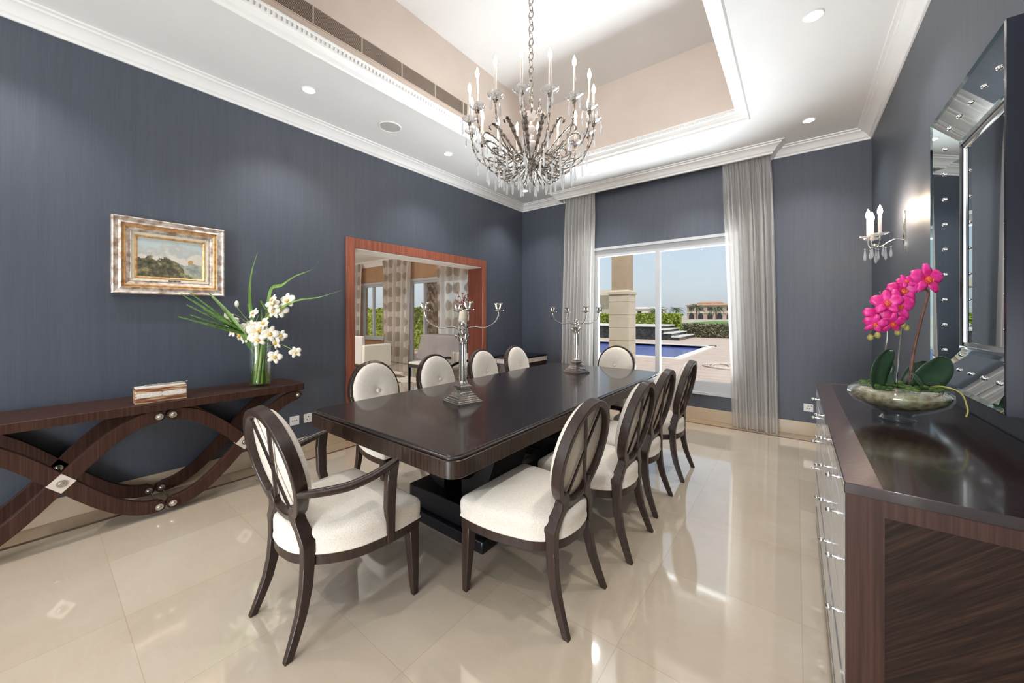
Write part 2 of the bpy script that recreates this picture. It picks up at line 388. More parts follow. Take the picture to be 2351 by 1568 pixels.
r.loft([[(PX1+d, PY-d, z) for d, z in CP], [(PX1+d, YF, z) for d, z in CP]])
r.box(PX0, PX1, PY, PY+.02, CB, ZC)
struct(r.build('trim_9', M['trim'], smooth=25))
# skirting, border and inlay
b = MB(); b.box(XL, XL+.014, YB, DY0-.1, 0, .15); b.box(XL, XL+.014, DY1+.1, YF, 0, .15); struct(b.build('baseboard_left', M['skirt'], bevel=.003))
b = MB(); b.box(XL, XR, YF-.014, YF, 0, .15); struct(b.build('baseboard_far', M['skirt'], bevel=.003))
b = MB(); b.box(XR-.014, XR, YB, YF, 0, .15); struct(b.build('baseboard_right', M['skirt'], bevel=.003))
def frame_strip(d0, d1, z, nm, mt):
    m = MB()
    m.box(XL+d0, XL+d1, YB, YF-d0, 0, z); m.box(XL+d1, XR-d1, YF-d1, YF-d0, 0, z); m.box(XR-d1, XR-d0, YB, YF-d0, 0, z)
    struct(m.build(nm, M[mt]))
frame_strip(.014, .215, .0012, 'trim_10', 'border')
frame_strip(.215, .245, .0016, 'trim_11', 'inlay')

# doorway lining (mahogany casing, jambs, white soffit)
b = MB()
b.box(XL, XL+.022, DY0-.094, DY0, 0, 2.20); b.box(XL, XL+.022, DY1, DY1+.09, 0, 2.20); b.box(XL, XL+.022, DY0, DY1, DZ, 2.20)
struct(b.build('door_1', M['mahog'], bevel=.003))
b = MB(); b.box(XL-WT-.01, XL+.004, DY1-.012, DY1, 0, DZ); b.box(XL-WT-.01, XL+.004, DY0, DY0+.012, 0, DZ)
struct(b.build('trim_12', M['jamb']))
b = MB(); b.box(XL-WT-.01, XL+.003, DY0+.012, DY1-.012, DZ-.012, DZ); struct(b.build('trim_13', M['trim']))

# main window: frame, mullion, panes, reveal lining
b = MB(); fy0, fy1 = YF-.012, YF+.10
b.box(WX0-.015, WX1+.015, fy0-.01, fy0+.04, WZ1-.03, WZ1+.008); b.box(WX0-.015, WX1+.015, fy0-.02, fy0+.04, WZ0-.008, WZ0+.022)
b.box(WX0, WX1, YF+.02, fy1, WZ1-.125, WZ1); b.box(WX0, WX1, YF+.02, fy1, WZ0, WZ0+.155)
b.box(WX0, WX0+.07, YF+.02, fy1, WZ0+.155, WZ1-.125); b.box(WX1-.07, WX1, YF+.02, fy1, WZ0+.155, WZ1-.125)
b.box(-1.566, -1.506, YF+.02, fy1, WZ0+.155, WZ1-.125)
win = struct(b.build('window_1', M['upvc']))
MB().box(WX0+.07, -1.566, YF+.06, YF+.066, WZ0+.155, WZ1-.125).build('pane', M['pane'], win)
MB().box(-1.506, WX1-.07, YF+.06, YF+.066, WZ0+.155, WZ1-.125).build('pane', M['pane'], win)

# ------------------------------------------------------------------ dining chairs
LEAN = R(13.5)
BV = Vector((0, -math.sin(LEAN), math.cos(LEAN))); BN = Vector((0, math.cos(LEAN), math.sin(LEAN))); BX = Vector((1,0,0))
BC = Vector((0, -.255, .725))
def chair(arm=False):
    f = .30 if arm else .262; rr = .172; bw = .238 if arm else .222; bh = .252
    t = thing('dining_chair', '', 'chair', group='oval back chairs around the dining table')
    # seat outline
    side = [(f,.245,0),(f+.004,.16,0),(f-.004,.05,0),(f-.024,-.04,0),(rr+(f-rr)*.42,-.125,0),(rr-.012,-.188,0),(rr*.52,-.226,0),(0,-.238,0)]
    sp = spline(side, 6)
    right = [(0,.274),(f*.5,.274),(f-.012,.273),(f-.002,.266)]+[(p.x,p.y) for p in sp]
    out = right+[(-x,y) for x,y in reversed(right[1:-1])]
    def ring(s, z, cy=.02): return [(x*s, cy+(y-cy)*s, z) for x,y in out]
    b = MB(); b.loft([ring(.985,.318), ring(1.0,.322), ring(1.0,.362), ring(.99,.366)]); b.build('seat_rail', M['espresso'], t, smooth=30)
    b = MB(); b.loft([ring(1.005,.363), ring(1.020,.367), ring(1.020,.371), ring(1.008,.375), ring(1.014,.41), ring(1.014,.437), ring(1.004,.449), ring(.975,.459), ring(.90,.471), ring(.75,.485), ring(.5,.497), ring(.25,.502), ring(.02,.503)])
    s = b.build('seat', M['cream'], t, smooth=50)
    for sx in (-1, 1):
        b = MB(); o = f-.028
        b.posts([(sx*(o+.011),.250,0,.026,.028),(sx*(o+.007),.248,.10,.036,.036),(sx*(o+.001),.243,.24,.050,.046),(sx*(o),.240,.33,.054,.050)])
        b.build('leg', M['espresso'], t, bevel=.003)
        b = MB()
        b.posts([(sx*.186,-.278,0,.026,.030),(sx*.181,-.250,.07,.030,.034),(sx*.175,-.222,.15,.034,.038),(sx*.170,-.203,.24,.037,.042),(sx*.167,-.196,.33,.040,.045)])
        b.build('leg', M['espresso'], t, bevel=.003)
    # back frame: two stiles with an elbow, oval ring
    b = MB()
    for sx in (-1, 1):
        b.posts([(sx*.167,-.196,.32,.040,.045),(sx*.166,-.194,.40,.042,.050),(sx*.160,-.188,.428,.052,.070),(sx*.138,-.199,.46,.050,.054),(sx*.106,-.207,.500,.066,.048),(sx*.105,-.213,.535,.060,.042),(sx*.12,-.222,.57,.03,.036)])
    n = 56; rings = []
    for i in range(n):
        a = 2*PI*i/n; c = []
        for rad, dn in ((.031,-.026),(.031,.022),(0,.022),(0,-.026)):
            p = BC + BX*((bw-.031+rad)*math.cos(a)) + BV*((bh-.031+rad)*math.sin(a)) + BN*dn
            c.append(p)
        rings.append(c)
    b.loft(rings, closed=True)
    b.build('backrest_frame', M['espresso'], t, bevel=.004)
    for sx in (-1, 1):
        b = MB(); pts = []
        for i in range(13):
            q = i/12; z = -1+2*q
            x = sx*(.086*z)
            zz = z*(bh-.036)*math.sqrt(max(0,1-(x/(bw-.036))**2))*1.005
            pts.append(BC + BX*x + BV*zz + BN*(-.012+.003*sx))
        b.tube(pts, .0078, 6, flat=.7); b.build('cross_slat', M['espresso'], t, smooth=40)
    # pad
    b = MB(); rings = []; iw, ih = bw-.022, bh-.022
    n = 40
    for s_, dn in ((.96,.004),(1,.012),(1.0,.030),(.97,.044),(.88,.054),(.7,.060),(.45,.061),(.25,.059),(.12,.052),(.05,.046),(.005,.045)):
        rings.append([BC + BX*(iw*s_*math.cos(2*PI*k/n)) + BV*(ih*s_*math.sin(2*PI*k/n)) + BN*dn for k in range(n)])
    b.loft(rings); pad = b.build('backrest_pad', M['cream'], t, smooth=60)
    b = MB(); rings = []
    for s_, dn in ((.9,.046),(1,.052),(.85,.058),(.4,.061),(.02,.061)):
        rings.append([BC + BX*(.017*s_*math.cos(2*PI*k/12)) + BV*(.017*s_*math.sin(2*PI*k/12)) + BN*dn for k in range(12)])
    b.loft(rings); b.build('button', M['cream'], pad, smooth=60)
    if arm:
        for sx in (-1, 1):
            b = MB(); pts = spline([(sx*.222,-.255,.655),(sx*.262,-.20,.652),(sx*.312,-.10,.655),(sx*.335,.0,.672),(sx*.332,.085,.692),(sx*.327,.118,.698)], 6)
            b.tube(pts, lambda q: .016+.006*math.sin(PI*q), 10, flat=.85)
            b.build('armrest', M['espresso'], t, smooth=50)
            b = MB(); b.posts([(sx*.298,.105,.325,.026,.036),(sx*.304,.10,.43,.028,.040),(sx*.318,.088,.50,.031,.046),(sx*.326,.088,.62,.033,.048),(sx*.329,.098,.70,.034,.050)])
            b.build('arm_post', M['espresso'], t, bevel=.004)
    return t
TXC = -1.767
a0 = chair(True); place(a0, (-1.753,.88,0), 0, 'oval back armchair at the near end of the dining table, nearest the viewer')
c = copy_tree(a0); place(c, (TXC,4.15,0), PI, 'oval back chair at the far end of the table, in front of the window')
s0 = chair(False)
rights = [(-1.035,1.542,0.0,'armless oval back chair on the right of the table, nearest the viewer'),
          (-.995,2.165,.01,'second oval back chair from the front along the right side of the table'),
          (-1.02,2.725,0,'third oval back chair from the front along the right side of the table'),
          (-1.005,3.39,0,'farthest oval back chair along the right side of the table, nearest the window')]
lefts = [(-2.50,1.72,'nearest chair on the left side of the table, by the doorway edge'),
         (-2.50,2.38,'second nearest chair on the left side of the table, cream buttoned back'),
         (-2.50,3.06,'third chair on the left side of the table, just right of the near candelabrum'),
         (-2.50,3.68,'farthest chair on the left side of the table, in front of the striped corner cabinet')]
for i, (x, y, dr, lb) in enumerate(rights):
    o = s0 if i == 0 else copy_tree(s0)
    place(o, (x, y, 0), PI/2+dr, lb)
for x, y, lb in lefts: place(copy_tree(s0), (x, y, 0), -PI/2, lb)

# ------------------------------------------------------------------ dining table
t = thing('dining_table', 'long dark polished dining table on black curved pedestals in the middle of the room', 'table', (TXC, 2.53, 0))
def rrect(hx, hy, r, n=6):
    p = []
    for cx, cy, a0_ in ((hx-r,hy-r,0),(-hx+r,hy-r,90),(-hx+r,-hy+r,180),(hx-r,-hy+r,270)):
        for i in range(n+1):
            a = R(a0_+90*i/n); p.append((cx+r*math.cos(a), cy+r*math.sin(a)))
    return p
def rl(hx, hy, r, z): return [(x,y,z) for x,y in rrect(hx,hy,r)]
b = MB(); b.loft([rl(.640,1.467,.058,.742), rl(.646,1.473,.062,.744), rl(.646,1.473,.062,.750), rl(.641,1.468,.058,.7515), rl(.638,1.465,.056,.753), rl(.637,1.464,.056,.757), rl(.633,1.460,.052,.760)])
b.build('tabletop', M['tabletop'], t, smooth=20)
b = MB(); b.loft([rl(.652,1.479,.065,.664), rl(.655,1.482,.066,.667), rl(.655,1.482,.066,.7385), rl(.652,1.479,.064,.7415), rl(.640,1.467,.055,.7420)])
b.build('apron', wood('zebra grained apron', (.012,.006,.004), (.050,.027,.018), 2, rough=.3, coat=.1, fine=130), t, smooth=25)
for sy in (-1, 1):
    yc = sy*.70
    b = MB(); b.box(-.37,.37,yc-.29,yc+.29,0,.07); b.box(-.335,.335,yc-.255,yc+.255,.07,.20)
    b.build('pedestal_base', M['black'], t, bevel=.006)
    for sx in (-1, 1):
        outer = [(.08,.20),(.16,.215),(.25,.27),(.31,.35),(.35,.46),(.375,.58),(.38,.665)]
        inner = [(.29,.665),(.285,.58),(.26,.47),(.215,.385),(.15,.33),(.08,.31)]
        poly = [(sx*x, z) for x, z in outer+inner]
        b = MB(); b.prism(poly, yc-.17, yc+.17, 'y'); b.build('pedestal_arm', M['black'], t, bevel=.003)
b = MB(); b.box(-.05,.05,-.42,.42,.07,.15); b.build('stretcher', M['black'], t)

# ------------------------------------------------------------------ candelabra
def candelabrum():
    t = thing('candelabrum', '', 'candelabrum', group='silver four arm candelabra on the dining table')
    def sq(h, z): return [(-h,-h,z),(h,-h,z),(h,h,z),(-h,h,z)]
    b = MB(); b.loft([sq(.096,0),sq(.096,.014),sq(.090,.016),sq(.088,.024),sq(.080,.026),sq(.078,.034),sq(.071,.037),sq(.069,.046),sq(.061,.050),sq(.058,.060),sq(.051,.064),sq(.048,.074),sq(.043,.078),sq(.040,.090),sq(.034,.094),sq(.034,.104),sq(.044,.107),sq(.044,.116),sq(.034,.122),sq(.030,.130)])
    b.build('base', M['silver'], t)
    n = 24; prof = [(.031,.13),(.034,.135),(.030,.142),(.0265,.15),(.0265,.16),(.0245,.30),(.0235,.395),(.027,.40),(.0265,.408)]
    b = MB(); b.loft([[( (r_-.0022*(k%2))*math.cos(2*PI*k/n), (r_-.0022*(k%2))*math.sin(2*PI*k/n), z) for k in range(n)] for r_, z in prof])
    b.build('column', M['silver'], t, smooth=20)
    b = MB(); b.lathe([(.024,.405),(.030,.43),(.030,.445),(.038,.462),(.040,.468),(.02,.476),(.018,.49),(.026,.50),(.026,.505),(.014,.512),(.020,.522),(.022,.535),(.014,.548),(.005,.556)], 20)
    for k in range(8):
        a = 2*PI*k/8+.2; b.tube([(.027*math.cos(a),.027*math.sin(a),.425),(.038*math.cos(a),.038*math.sin(a),.445),(.050*math.cos(a),.050*math.sin(a),.455),(.047*math.cos(a),.047*math.sin(a),.447)], .006, 6)
    b.build('capital', M['silver'], t, smooth=40)
    for k in range(4):
        a = PI/2*k; c, s = math.cos(a), math.sin(a)
        pts = spline([(.016,0,.475),(.035,0,.500),(.075,0,.512),(.13,0,.505),(.175,0,.512),(.225,0,.545),(.247,0,.59),(.250,0,.618)], 6)
        b = MB(); b.tube([(p.x*c, p.x*s, p.z) for p in pts], .0045, 8); arm = b.build('arm', M['silver'], t, smooth=60)
        b = MB(); b.lathe([(.004,.612),(.012,.618),(.036,.624),(.037,.628),(.012,.628),(.010,.634)], 20, (.25*c,.25*s,0)); b.build('drip_pan', M['silver'], arm, smooth=40)
        b = MB()
        for q in range(6):
            a2 = 2*PI*q/6
            b.tube([(.25*c+.010*math.cos(a2),.25*s+.010*math.sin(a2),.635),(.25*c+.017*math.cos(a2),.25*s+.017*math.sin(a2),.650),(.25*c+.019*math.cos(a2),.25*s+.019*math.sin(a2),.664),(.25*c+.026*math.cos(a2),.25*s+.026*math.sin(a2),.674)], .006, 6)
        b.lathe([(.009,.632),(.016,.642),(.017,.664),(.012,.664)], 12, (.25*c,.25*s,0))
        b.build('candle_cup', M['silver'], arm, smooth=40)
    return t
k0 = candelabrum()
place(k0, (-1.79,1.775,.7602), R(-13), 'silver four arm candelabrum on the near half of the dining table')
# arms turned a little against the base
for ch in k0.children:
    if ch.name.startswith('arm'): ch.rotation_euler = (0,0,R(13+53))
k1 = copy_tree(k0); place(k1, (-1.79,3.40,.7602), R(-16), 'silver four arm candelabrum at the far end of the table, before the window curtain')

# ------------------------------------------------------------------ console table
t = thing('console_table', 'long dark wooden console table with crossed curved legs against the left wall', 'console', (-3.62, .55, 0))
b = MB(); b.box(-.205,.236,-.886,.887,.706,.763); b.build('tabletop', M['console'], t, bevel=.004)
def zc(y, up):            # curved band centre line
    q = (y)/.83
    return .367 + up*.300*math.cos(PI*q)
def band(x0, x1, ya, yb, up, y0):
    m = MB(); n = 26; top = []; bot = []; w = .040
    for i in range(n+1):
        y = ya+(yb-ya)*i/n
        q = (y-y0)/.835; z = .367+up*.302*math.cos(PI*q); dz = -up*.302*PI/.835*math.sin(PI*q)*(1)
        nl = math.hypot(1, dz); ny, nz = -dz/nl, 1/nl
        top.append((y+ny*w, z+nz*w)); bot.append((y-ny*w, z-nz*w))
    lo = [(y, max(.0, z)) for y, z in bot]; hi = [(y, min(.706, z)) for y, z in top]
    rings = [[(x0,)+h, (x1,)+h, (x1,)+l, (x0,)+l] for h, l in zip(hi, lo)]
    return m.loft(rings)
for fi, (x0, x1) in enumerate(((.175,.222),(-.195,-.148))):
    for s_ in (-1, 1):
        # from the bottom pair outwards and up, and from the top pair outwards and down
        for up in (-1, 1):
            band(x0, x1, s_*.034, s_*.835, up, s_*.034).build('curved_leg', M['console'], t, bevel=.002)
    fx = x1
    for s_ in (-1, 1):
        yc = s_*.4515
        b = MB(); w = .0575
        b.add([(fx+.002,yc-w,.367),(fx+.002,yc,.367-w),(fx+.002,yc+w,.367),(fx+.002,yc,.367+w),(x0-.002,yc-w,.367),(x0-.002,yc,.367-w),(x0-.002,yc+w,.367),(x0-.002,yc,.367+w)],
              [(0,1,2,3),(4,5,6,7),(0,1,5,4),(1,2,6,5),(2,3,7,6),(3,0,4,7)])
        pl = b.build('diamond_plate', M['sleeve'], t) if fi == 0 else t
        b = MB(); b.cyl((fx,yc,.367),(fx+.008,yc,.367),.022,.020,16); b.cyl((fx+.006,yc,.367),(fx+.013,yc,.367),.012,.009,12); b.build('boss', M['silver'], pl, smooth=40)
    for (y, z) in ((-.034,.062),(.034,.062),(-.034,.668),(.034,.668),(-.835,.668),(.835,.668)):
        b = MB(); b.cyl((x0-.001,y,z),(x1+.003,y,z),.033,.033,20); d = b.build('roundel', M['console'], t, smooth=40)
        b = MB(); b.cyl((x0-.006,y,z),(x1+.010,y,z),.021,.021,18); b.ball((x1+.008,y,z),.012,10,6); b.build('boss', M['silver'], d, smooth=40)
for (y, z) in ((-.034,.062),(.034,.062),(-.4515,.367),(.4515,.367)):
    MB().cyl((-.16,y,z),(.18,y,z),.006,.006,8).build('rod', M['silver'], t, smooth=60)

# keepsake box
t = thing('keepsake_box', 'small bone and brown banded keepsake box with a lid on the console table', 'box', (-3.47,.535,.7632), R(-1))
mb = noisy('bone and horn bands', (.20,.07,.025), (.66,.46,.30), (2,7,85), rough=.4, lo=.42, hi=.6, detail=3)
MB().box(-.05,.05,-.13,.13,0,.10).build('body', mb, t, bevel=.003)
bone = noisy('bone inlay', (.62,.58,.52), (.82,.78,.72), (120,120,120), rough=.5)
b = MB(); b.prism([(-.124,.040),(-.008,.040),(0,.048),(.008,.040),(.124,.040),(.124,.070),(.008,.070),(0,.060),(-.008,.070),(-.124,.070)], .0500, .0525, 'x'); b.build('inlay_band', bone, t)
MB().box(-.046,.046,-.126,.126,.10,.108).build('lid', bone, t, bevel=.002)
t.children[0]['label'] = 'brown horn bands'
pen = MB(); pen.tube([(-3.48,.455,.8765),(-3.47,.55,.8765),(-3.468,.67,.8765)], .006, 8); pen.ball((-3.468,.672,.8765),.0075,8,6)
tag(pen.build('pen', M['silver'], smooth=50), 'thin silver pen lying on the lid of the keepsake box', 'pen')

# ------------------------------------------------------------------ painting
PY0, PY1, PZ0, PZ1 = .332, .975, 1.508, 2.062
t = thing('framed_painting', 'small landscape painting in a wide gilt and silver frame on the left wall', 'painting', (XL+.001, (PY0+PY1)/2, (PZ0+PZ1)/2))
W2, H2 = (PY1-PY0)/2, (PZ1-PZ0)/2
def frame_ring(prof):
    """prof: (inset, depth out of wall)"""
    m = MB(); rings = [[(d,-W2+i,-H2+i),(d,W2-i,-H2+i),(d,W2-i,H2-i),(d,-W2+i,H2-i)] for i, d in prof]
    for a, c_ in zip(rings[:-1], rings[1:]):
        for k in range(4): m.add([a[k],a[(k+1)%4],c_[(k+1)%4],c_[k]], [(0,1,2,3)])
    return m
gold = noisy('worn gold leaf', (.50,.24,.07), (.80,.52,.26), (30,30,30), rough=.38, metal=.45, detail=6)
sil = noisy('worn silver leaf', (.30,.20,.14), (.78,.70,.63), (22,22,22), rough=.4, metal=.35, detail=7)
ivory = noisy('ivory slip', (.66,.58,.44), (.76,.68,.55), (40,40,40), rough=.6)
frame_ring([(0,0),(0,.055),(.008,.060),(.018,.052),(.032,.048),(.046,.056),(.050,.044)]).build('outer_frame', sil, t, smooth=20)
frame_ring([(.050,.046),(.056,.040),(.064,.044),(.072,.036)]).build('gilt_moulding', gold, t, smooth=20)
frame_ring([(.072,.036),(.084,.030),(.092,.022),(.098,.026)]).build('carved_moulding', sil, t, smooth=20)
frame_ring([(.098,.026),(.100,.020),(.118,.016)]).build('slip', ivory, t)
frame_ring([(.118,.018),(.124,.020),(.134,.012)]).build('gilt_liner', gold, t, smooth=20)
MB().box(.016,.022,-.02,.05,-H2+.100,-H2+.112).build('name_plate', M['bronze'], t)
mp = mat('oil landscape', (.5,.5,.4), .45)
tc = N(mp,'ShaderNodeTexCoord'); sx_ = N(mp,'ShaderNodeSeparateXYZ'); L(mp, tc.outputs['Object'], sx_.inputs[0])
nz = N(mp,'ShaderNodeTexNoise', i_Scale=16.0, i_Detail=7); L(mp, tc.outputs['Object'], nz.inputs['Vector'])
nl = N(mp,'ShaderNodeTexNoise', i_Scale=34.0, i_Detail=6); L(mp, tc.outputs['Object'], nl.inputs['Vector'])
def MT(op, a, b_=None):
    n = N(mp,'ShaderNodeMath', operation=op)
    for i, x in enumerate((a, b_)):
        if x is None: continue
        if isinstance(x, (int,float)): n.inputs[i].default_value = x
        else: L(mp, x, n.inputs[i])
    return n.outputs[0]
skyc = ramp(mp, MT('ADD', MT('MULTIPLY', sx_.outputs['Z'], 3.0), MT('MULTIPLY', nz.outputs['Fac'], .9)), [(.25,(.62,.56,.46)),(.5,(.60,.57,.50)),(.62,(.42,.42,.40)),(.8,(.46,.52,.50)),(1,(.40,.50,.52))])
land = ramp(mp, nl.outputs['Fac'], [(.3,(.03,.03,.022)),(.5,(.11,.10,.06)),(.62,(.22,.19,.09)),(.72,(.42,.34,.16))])
wat = ramp(mp, nl.outputs['Fac'], [(.35,(.20,.24,.24)),(.6,(.42,.42,.30))])
edge = MT('SUBTRACT', MT('ADD', MT('MULTIPLY', sx_.outputs['Y'], -.09), MT('MULTIPLY', nz.outputs['Fac'], .13)), .078)
island = MT('LESS_THAN', sx_.outputs['Z'], edge)
iswat = MT('GREATER_THAN', MT('ADD', sx_.outputs['Y'], MT('MULTIPLY', sx_.outputs['Z'], .6)), MT('ADD', MT('MULTIPLY', nz.outputs['Fac'], .20), -.075))
m1 = N(mp,'ShaderNodeMixRGB'); L(mp,iswat,m1.inputs[0]); L(mp,land,m1.inputs[1]); L(mp,wat,m1.inputs[2])
m2 = N(mp,'ShaderNodeMixRGB'); L(mp,island,m2.inputs[0]); L(mp,skyc,m2.inputs[1]); L(mp,m1.outputs[0],m2.inputs[2])
dist = N(mp,'ShaderNodeVectorMath', operation='DISTANCE'); L(mp, tc.outputs['Object'], dist.inputs[0]); dist.inputs[1].default_value = (.012,.115,-.012)
sail = MT('LESS_THAN', dist.outputs['Value'], MT('MULTIPLY', nl.outputs['Fac'], .034))
m3 = N(mp,'ShaderNodeMixRGB'); L(mp,sail,m3.inputs[0]); L(mp,m2.outputs[0],m3.inputs[1]); m3.inputs[2].default_value = (.45,.28,.10,1)
L(mp, m3.outputs[0], bsdf(mp).inputs['Base Color'])
MB().box(.004,.012,-W2+.128,W2-.128,-H2+.128,H2-.128).build('canvas', mp, t)

# ------------------------------------------------------------------ flower vase
VX, VY, VZ = -3.56, 1.16, .7634
rt = Vector((math.cos(R(37.626)), math.sin(R(37.626)), 0)); fw = Vector((-rt.y, rt.x, 0))
def VP(dx, dz, dy=0): return rt*dx + fw*dy + Vector((0,0,dz))       # bouquet frame: across, up, depth
t = thing('glass_vase', 'tall clear cylinder glass vase holding stems on the console table', 'vase', (VX, VY, VZ))
MB().lathe([(.072,0),(.076,.006),(.078,.43),(.0755,.43),(.0735,.018),(.02,.014)], 32, cap=False).build('vessel', M['vaseglass'], t, smooth=50)
MB().lathe([(.0005,.016),(.071,.016),(.0715,.13),(.0005,.13)], 32, cap=False).build('water', M['water'], t, smooth=50)
t = thing('flower_arrangement', 'arrangement of white orchid sprays, palm leaf and long curling green blades in the glass vase', 'flowers', (VX, VY, VZ))
def blade(pts, w, nm='blade', m_='grass', tw=0):
    P = spline(pts, 7); n = len(P); b = MB(); rows = []
    for i, p in enumerate(P):
        q = i/(n-1); tt = (P[min(i+1,n-1)]-P[max(i-1,0)]).normalized(); a = tt.cross(fw).normalized()
        a = (a*math.cos(tw*q)+fw*math.sin(tw*q))
        ww = 1.25*w*(min(1, q*5+.35))*(1-q)**.55+.0012
        rows.append([p-a*ww, p+fw*.003*(1-q), p+a*ww, p-fw*.003*(1-q)])
    b.loft(rows); return b.build(nm, M[m_], t, smooth=50)
def NW(u, v, x):
    # a spray tip by its sight line and its distance out from the wall, in the vase's own frame
    r_ = fw + rt*((u-1175.5)/846.5) + Vector((0,0,(724-v)/846.5)); k_ = x/r_.x
    return r_*k_ + Vector((0,0,1.35)) - Vector((VX,VY,VZ))
def px(u, v): return ((u-597)/846.5*3.08, (885-v)/846.5*3.08)
def PP(u, v, d=0): return VP(*px(u,v), d)
blade([PP(590,840),PP(582,760),PP(577,690,-.02),PP(582,630,-.03),PP(596,576,-.02)], .022, tw=.8)
blade([PP(600,840),PP(606,740,.03),PP(612,665,.05),PP(640,653,.04),PP(665,633,.06),PP(700,622,.03),PP(722,612,.02),PP(728,597,.02)], .018, tw=1.5)
blade([PP(603,840),PP(620,740,-.05),PP(650,710,-.06),PP(690,690,-.05),PP(740,682,-.04),PP(789,665,-.02)], .013, tw=1.2)
blade([PP(595,800),PP(590,730,.05),PP(585,690,.06),PP(598,710,.06)], .012, tw=1)
blade([PP(597,800),PP(565,735,.06),PP(560,715,.06),PP(556,696,.06)], .012)
blade([PP(590,820),NW(548,752,-3.56),NW(512,706,-3.64),NW(479,672,-3.68)], .020)
# palm leaf folded into a fan of ribs
for (u, v, x) in ((415,674,-3.70),(436,672,-3.66),(447,692,-3.60),(410,727,-3.70),(448,738,-3.60),(482,745,-3.54),(470,712,-3.66),(430,700,-3.72),(440,724,-3.64),(500,752,-3.60)):
    base = NW(566,768,-3.55); tip = NW(u,v,x); n = 20; b = MB()
    b.tube([PP(592,835),base,tip], [.005,.0045,.0015], 6)
    dirv = (tip-base).normalized(); up = dirv.cross(fw).normalized()
    for i in range(0, n):
        q = i/n; p = base.lerp(tip, q); ln = .075*(1-q*.6)
        for s_ in (-1, 1):
            e = p+dirv*ln+up*s_*ln*.16
            wv = up*.0045; b.add([p-wv,p+wv,e], [(0,1,2)])
            wv = fw*.0045; b.add([p-wv,p+wv,e+fw*s_*.008], [(0,1,2)])
    b.build('palm_frond', M['palmf'], t)
def orchid(parent_loc, size, face, nm, petal, throat, par, tilt=0, lab=None):
    """five petals and a lip"""
    z = Vector(face).normalized(); x = z.cross(Vector((0,0,1))).normalized() if abs(z.z) < .95 else Vector((1,0,0)); y = x.cross(z)*-1
    y = z.cross(x)*(1)
    if y.z < 0: y = -y
    b = MB(); c0 = Vector(parent_loc)
    for k in range(5):
        a = PI/2+2*PI*k/5+tilt; wide = .80 if k in (1,4) else .52
        dx = x*math.cos(a)+y*math.sin(a); px_ = x*(-math.sin(a))+y*math.cos(a)
        def fn(u, v, dx=dx, px_=px_, wide=wide):
            r_ = v*size; w_ = wide*size*max(.02, math.sin(PI*(.10+.84*v)))**.55
            return tuple(c0 + dx*r_ + px_*w_*(u-.5)*1.15 + z*(size*.20*math.sin(v*PI*.8) - size*.5*(u-.5)**2*v))
        b.grid(fn, 4, 7)
    o = b.build(nm, petal, par, smooth=70, solid=.0016)
    b = MB(); b.ball(c0+z*size*.18-y*size*.10, size*.20, 8, 6, 1.3)
    for s_ in (-1, 1): b.tube([c0+z*size*.1, c0+z*size*.32+x*s_*size*.16-y*size*.12, c0+z*size*.38+x*s_*size*.06-y*size*.28], [size*.10,size*.09,size*.03], 6)
    b.build('flower_throat', throat, o, smooth=60); return o
fl = [(548,738,.052),(562,768,.058),(598,720,.040),(585,750,.05),(600,762,.075),(612,755,.06),(640,690,.042),(650,712,.055),(632,765,.055),(640,785,.052),(665,690,.055),(640,715,.05),(640,818,.048),(683,808,.040),(575,752,.05),(545,760,.045),(622,742,.05),(610,778,.05),(640,700,.045),(575,775,.045),(650,770,.04)]
rnd = random.Random(3)
for i, (u, v, s_) in enumerate(fl):
    d = rnd.uniform(-.10,-.02)
    orchid(PP(u,v,d), s_*1.2, (-fw*.9+rt*rnd.uniform(-.6,.6)+Vector((0,0,rnd.uniform(-.3,.5)))), 'white_orchid_bloom', M['petalw'], M['yellow'], t, rnd.uniform(-.4,.4))
for pts in ([(598,800),(585,750),(565,725),(550,705),(552,698)], [(598,790),(575,745),(545,722),(530,722)], [(603,800),(612,740),(625,712),(650,700),(668,692)], [(605,800),(640,790),(662,795),(680,806)], [(604,790),(635,780),(640,800),(640,815)], [(600,790),(592,745),(600,722)]):
    b = MB(); P = spline([PP(u,v,-.03) for u,v in pts], 5); b.tube(P, .0028, 6); b.build('flower_stem', M['stemg'], t, smooth=60)
for u, v in ((549,698),(525,724)):
    b = MB(); b.ball(PP(u,v,-.03), .016, 8, 6, 1.9); b.build('flower_bud', M['petalw'], t, smooth=60)
for k in range(9):
    a = 2*PI*k/9; r0 = .045
    b = MB(); b.tube([(r0*math.cos(a),r0*math.sin(a),.02),(r0*.7*math.cos(a+.5),r0*.7*math.sin(a+.5),.22),(.035*math.cos(a+1),.035*math.sin(a+1),.42)], .0085 if k % 2 else .012, 8)
    b.build('stalk', M['stemg'] if k % 3 else M['grass'], t, smooth=60)

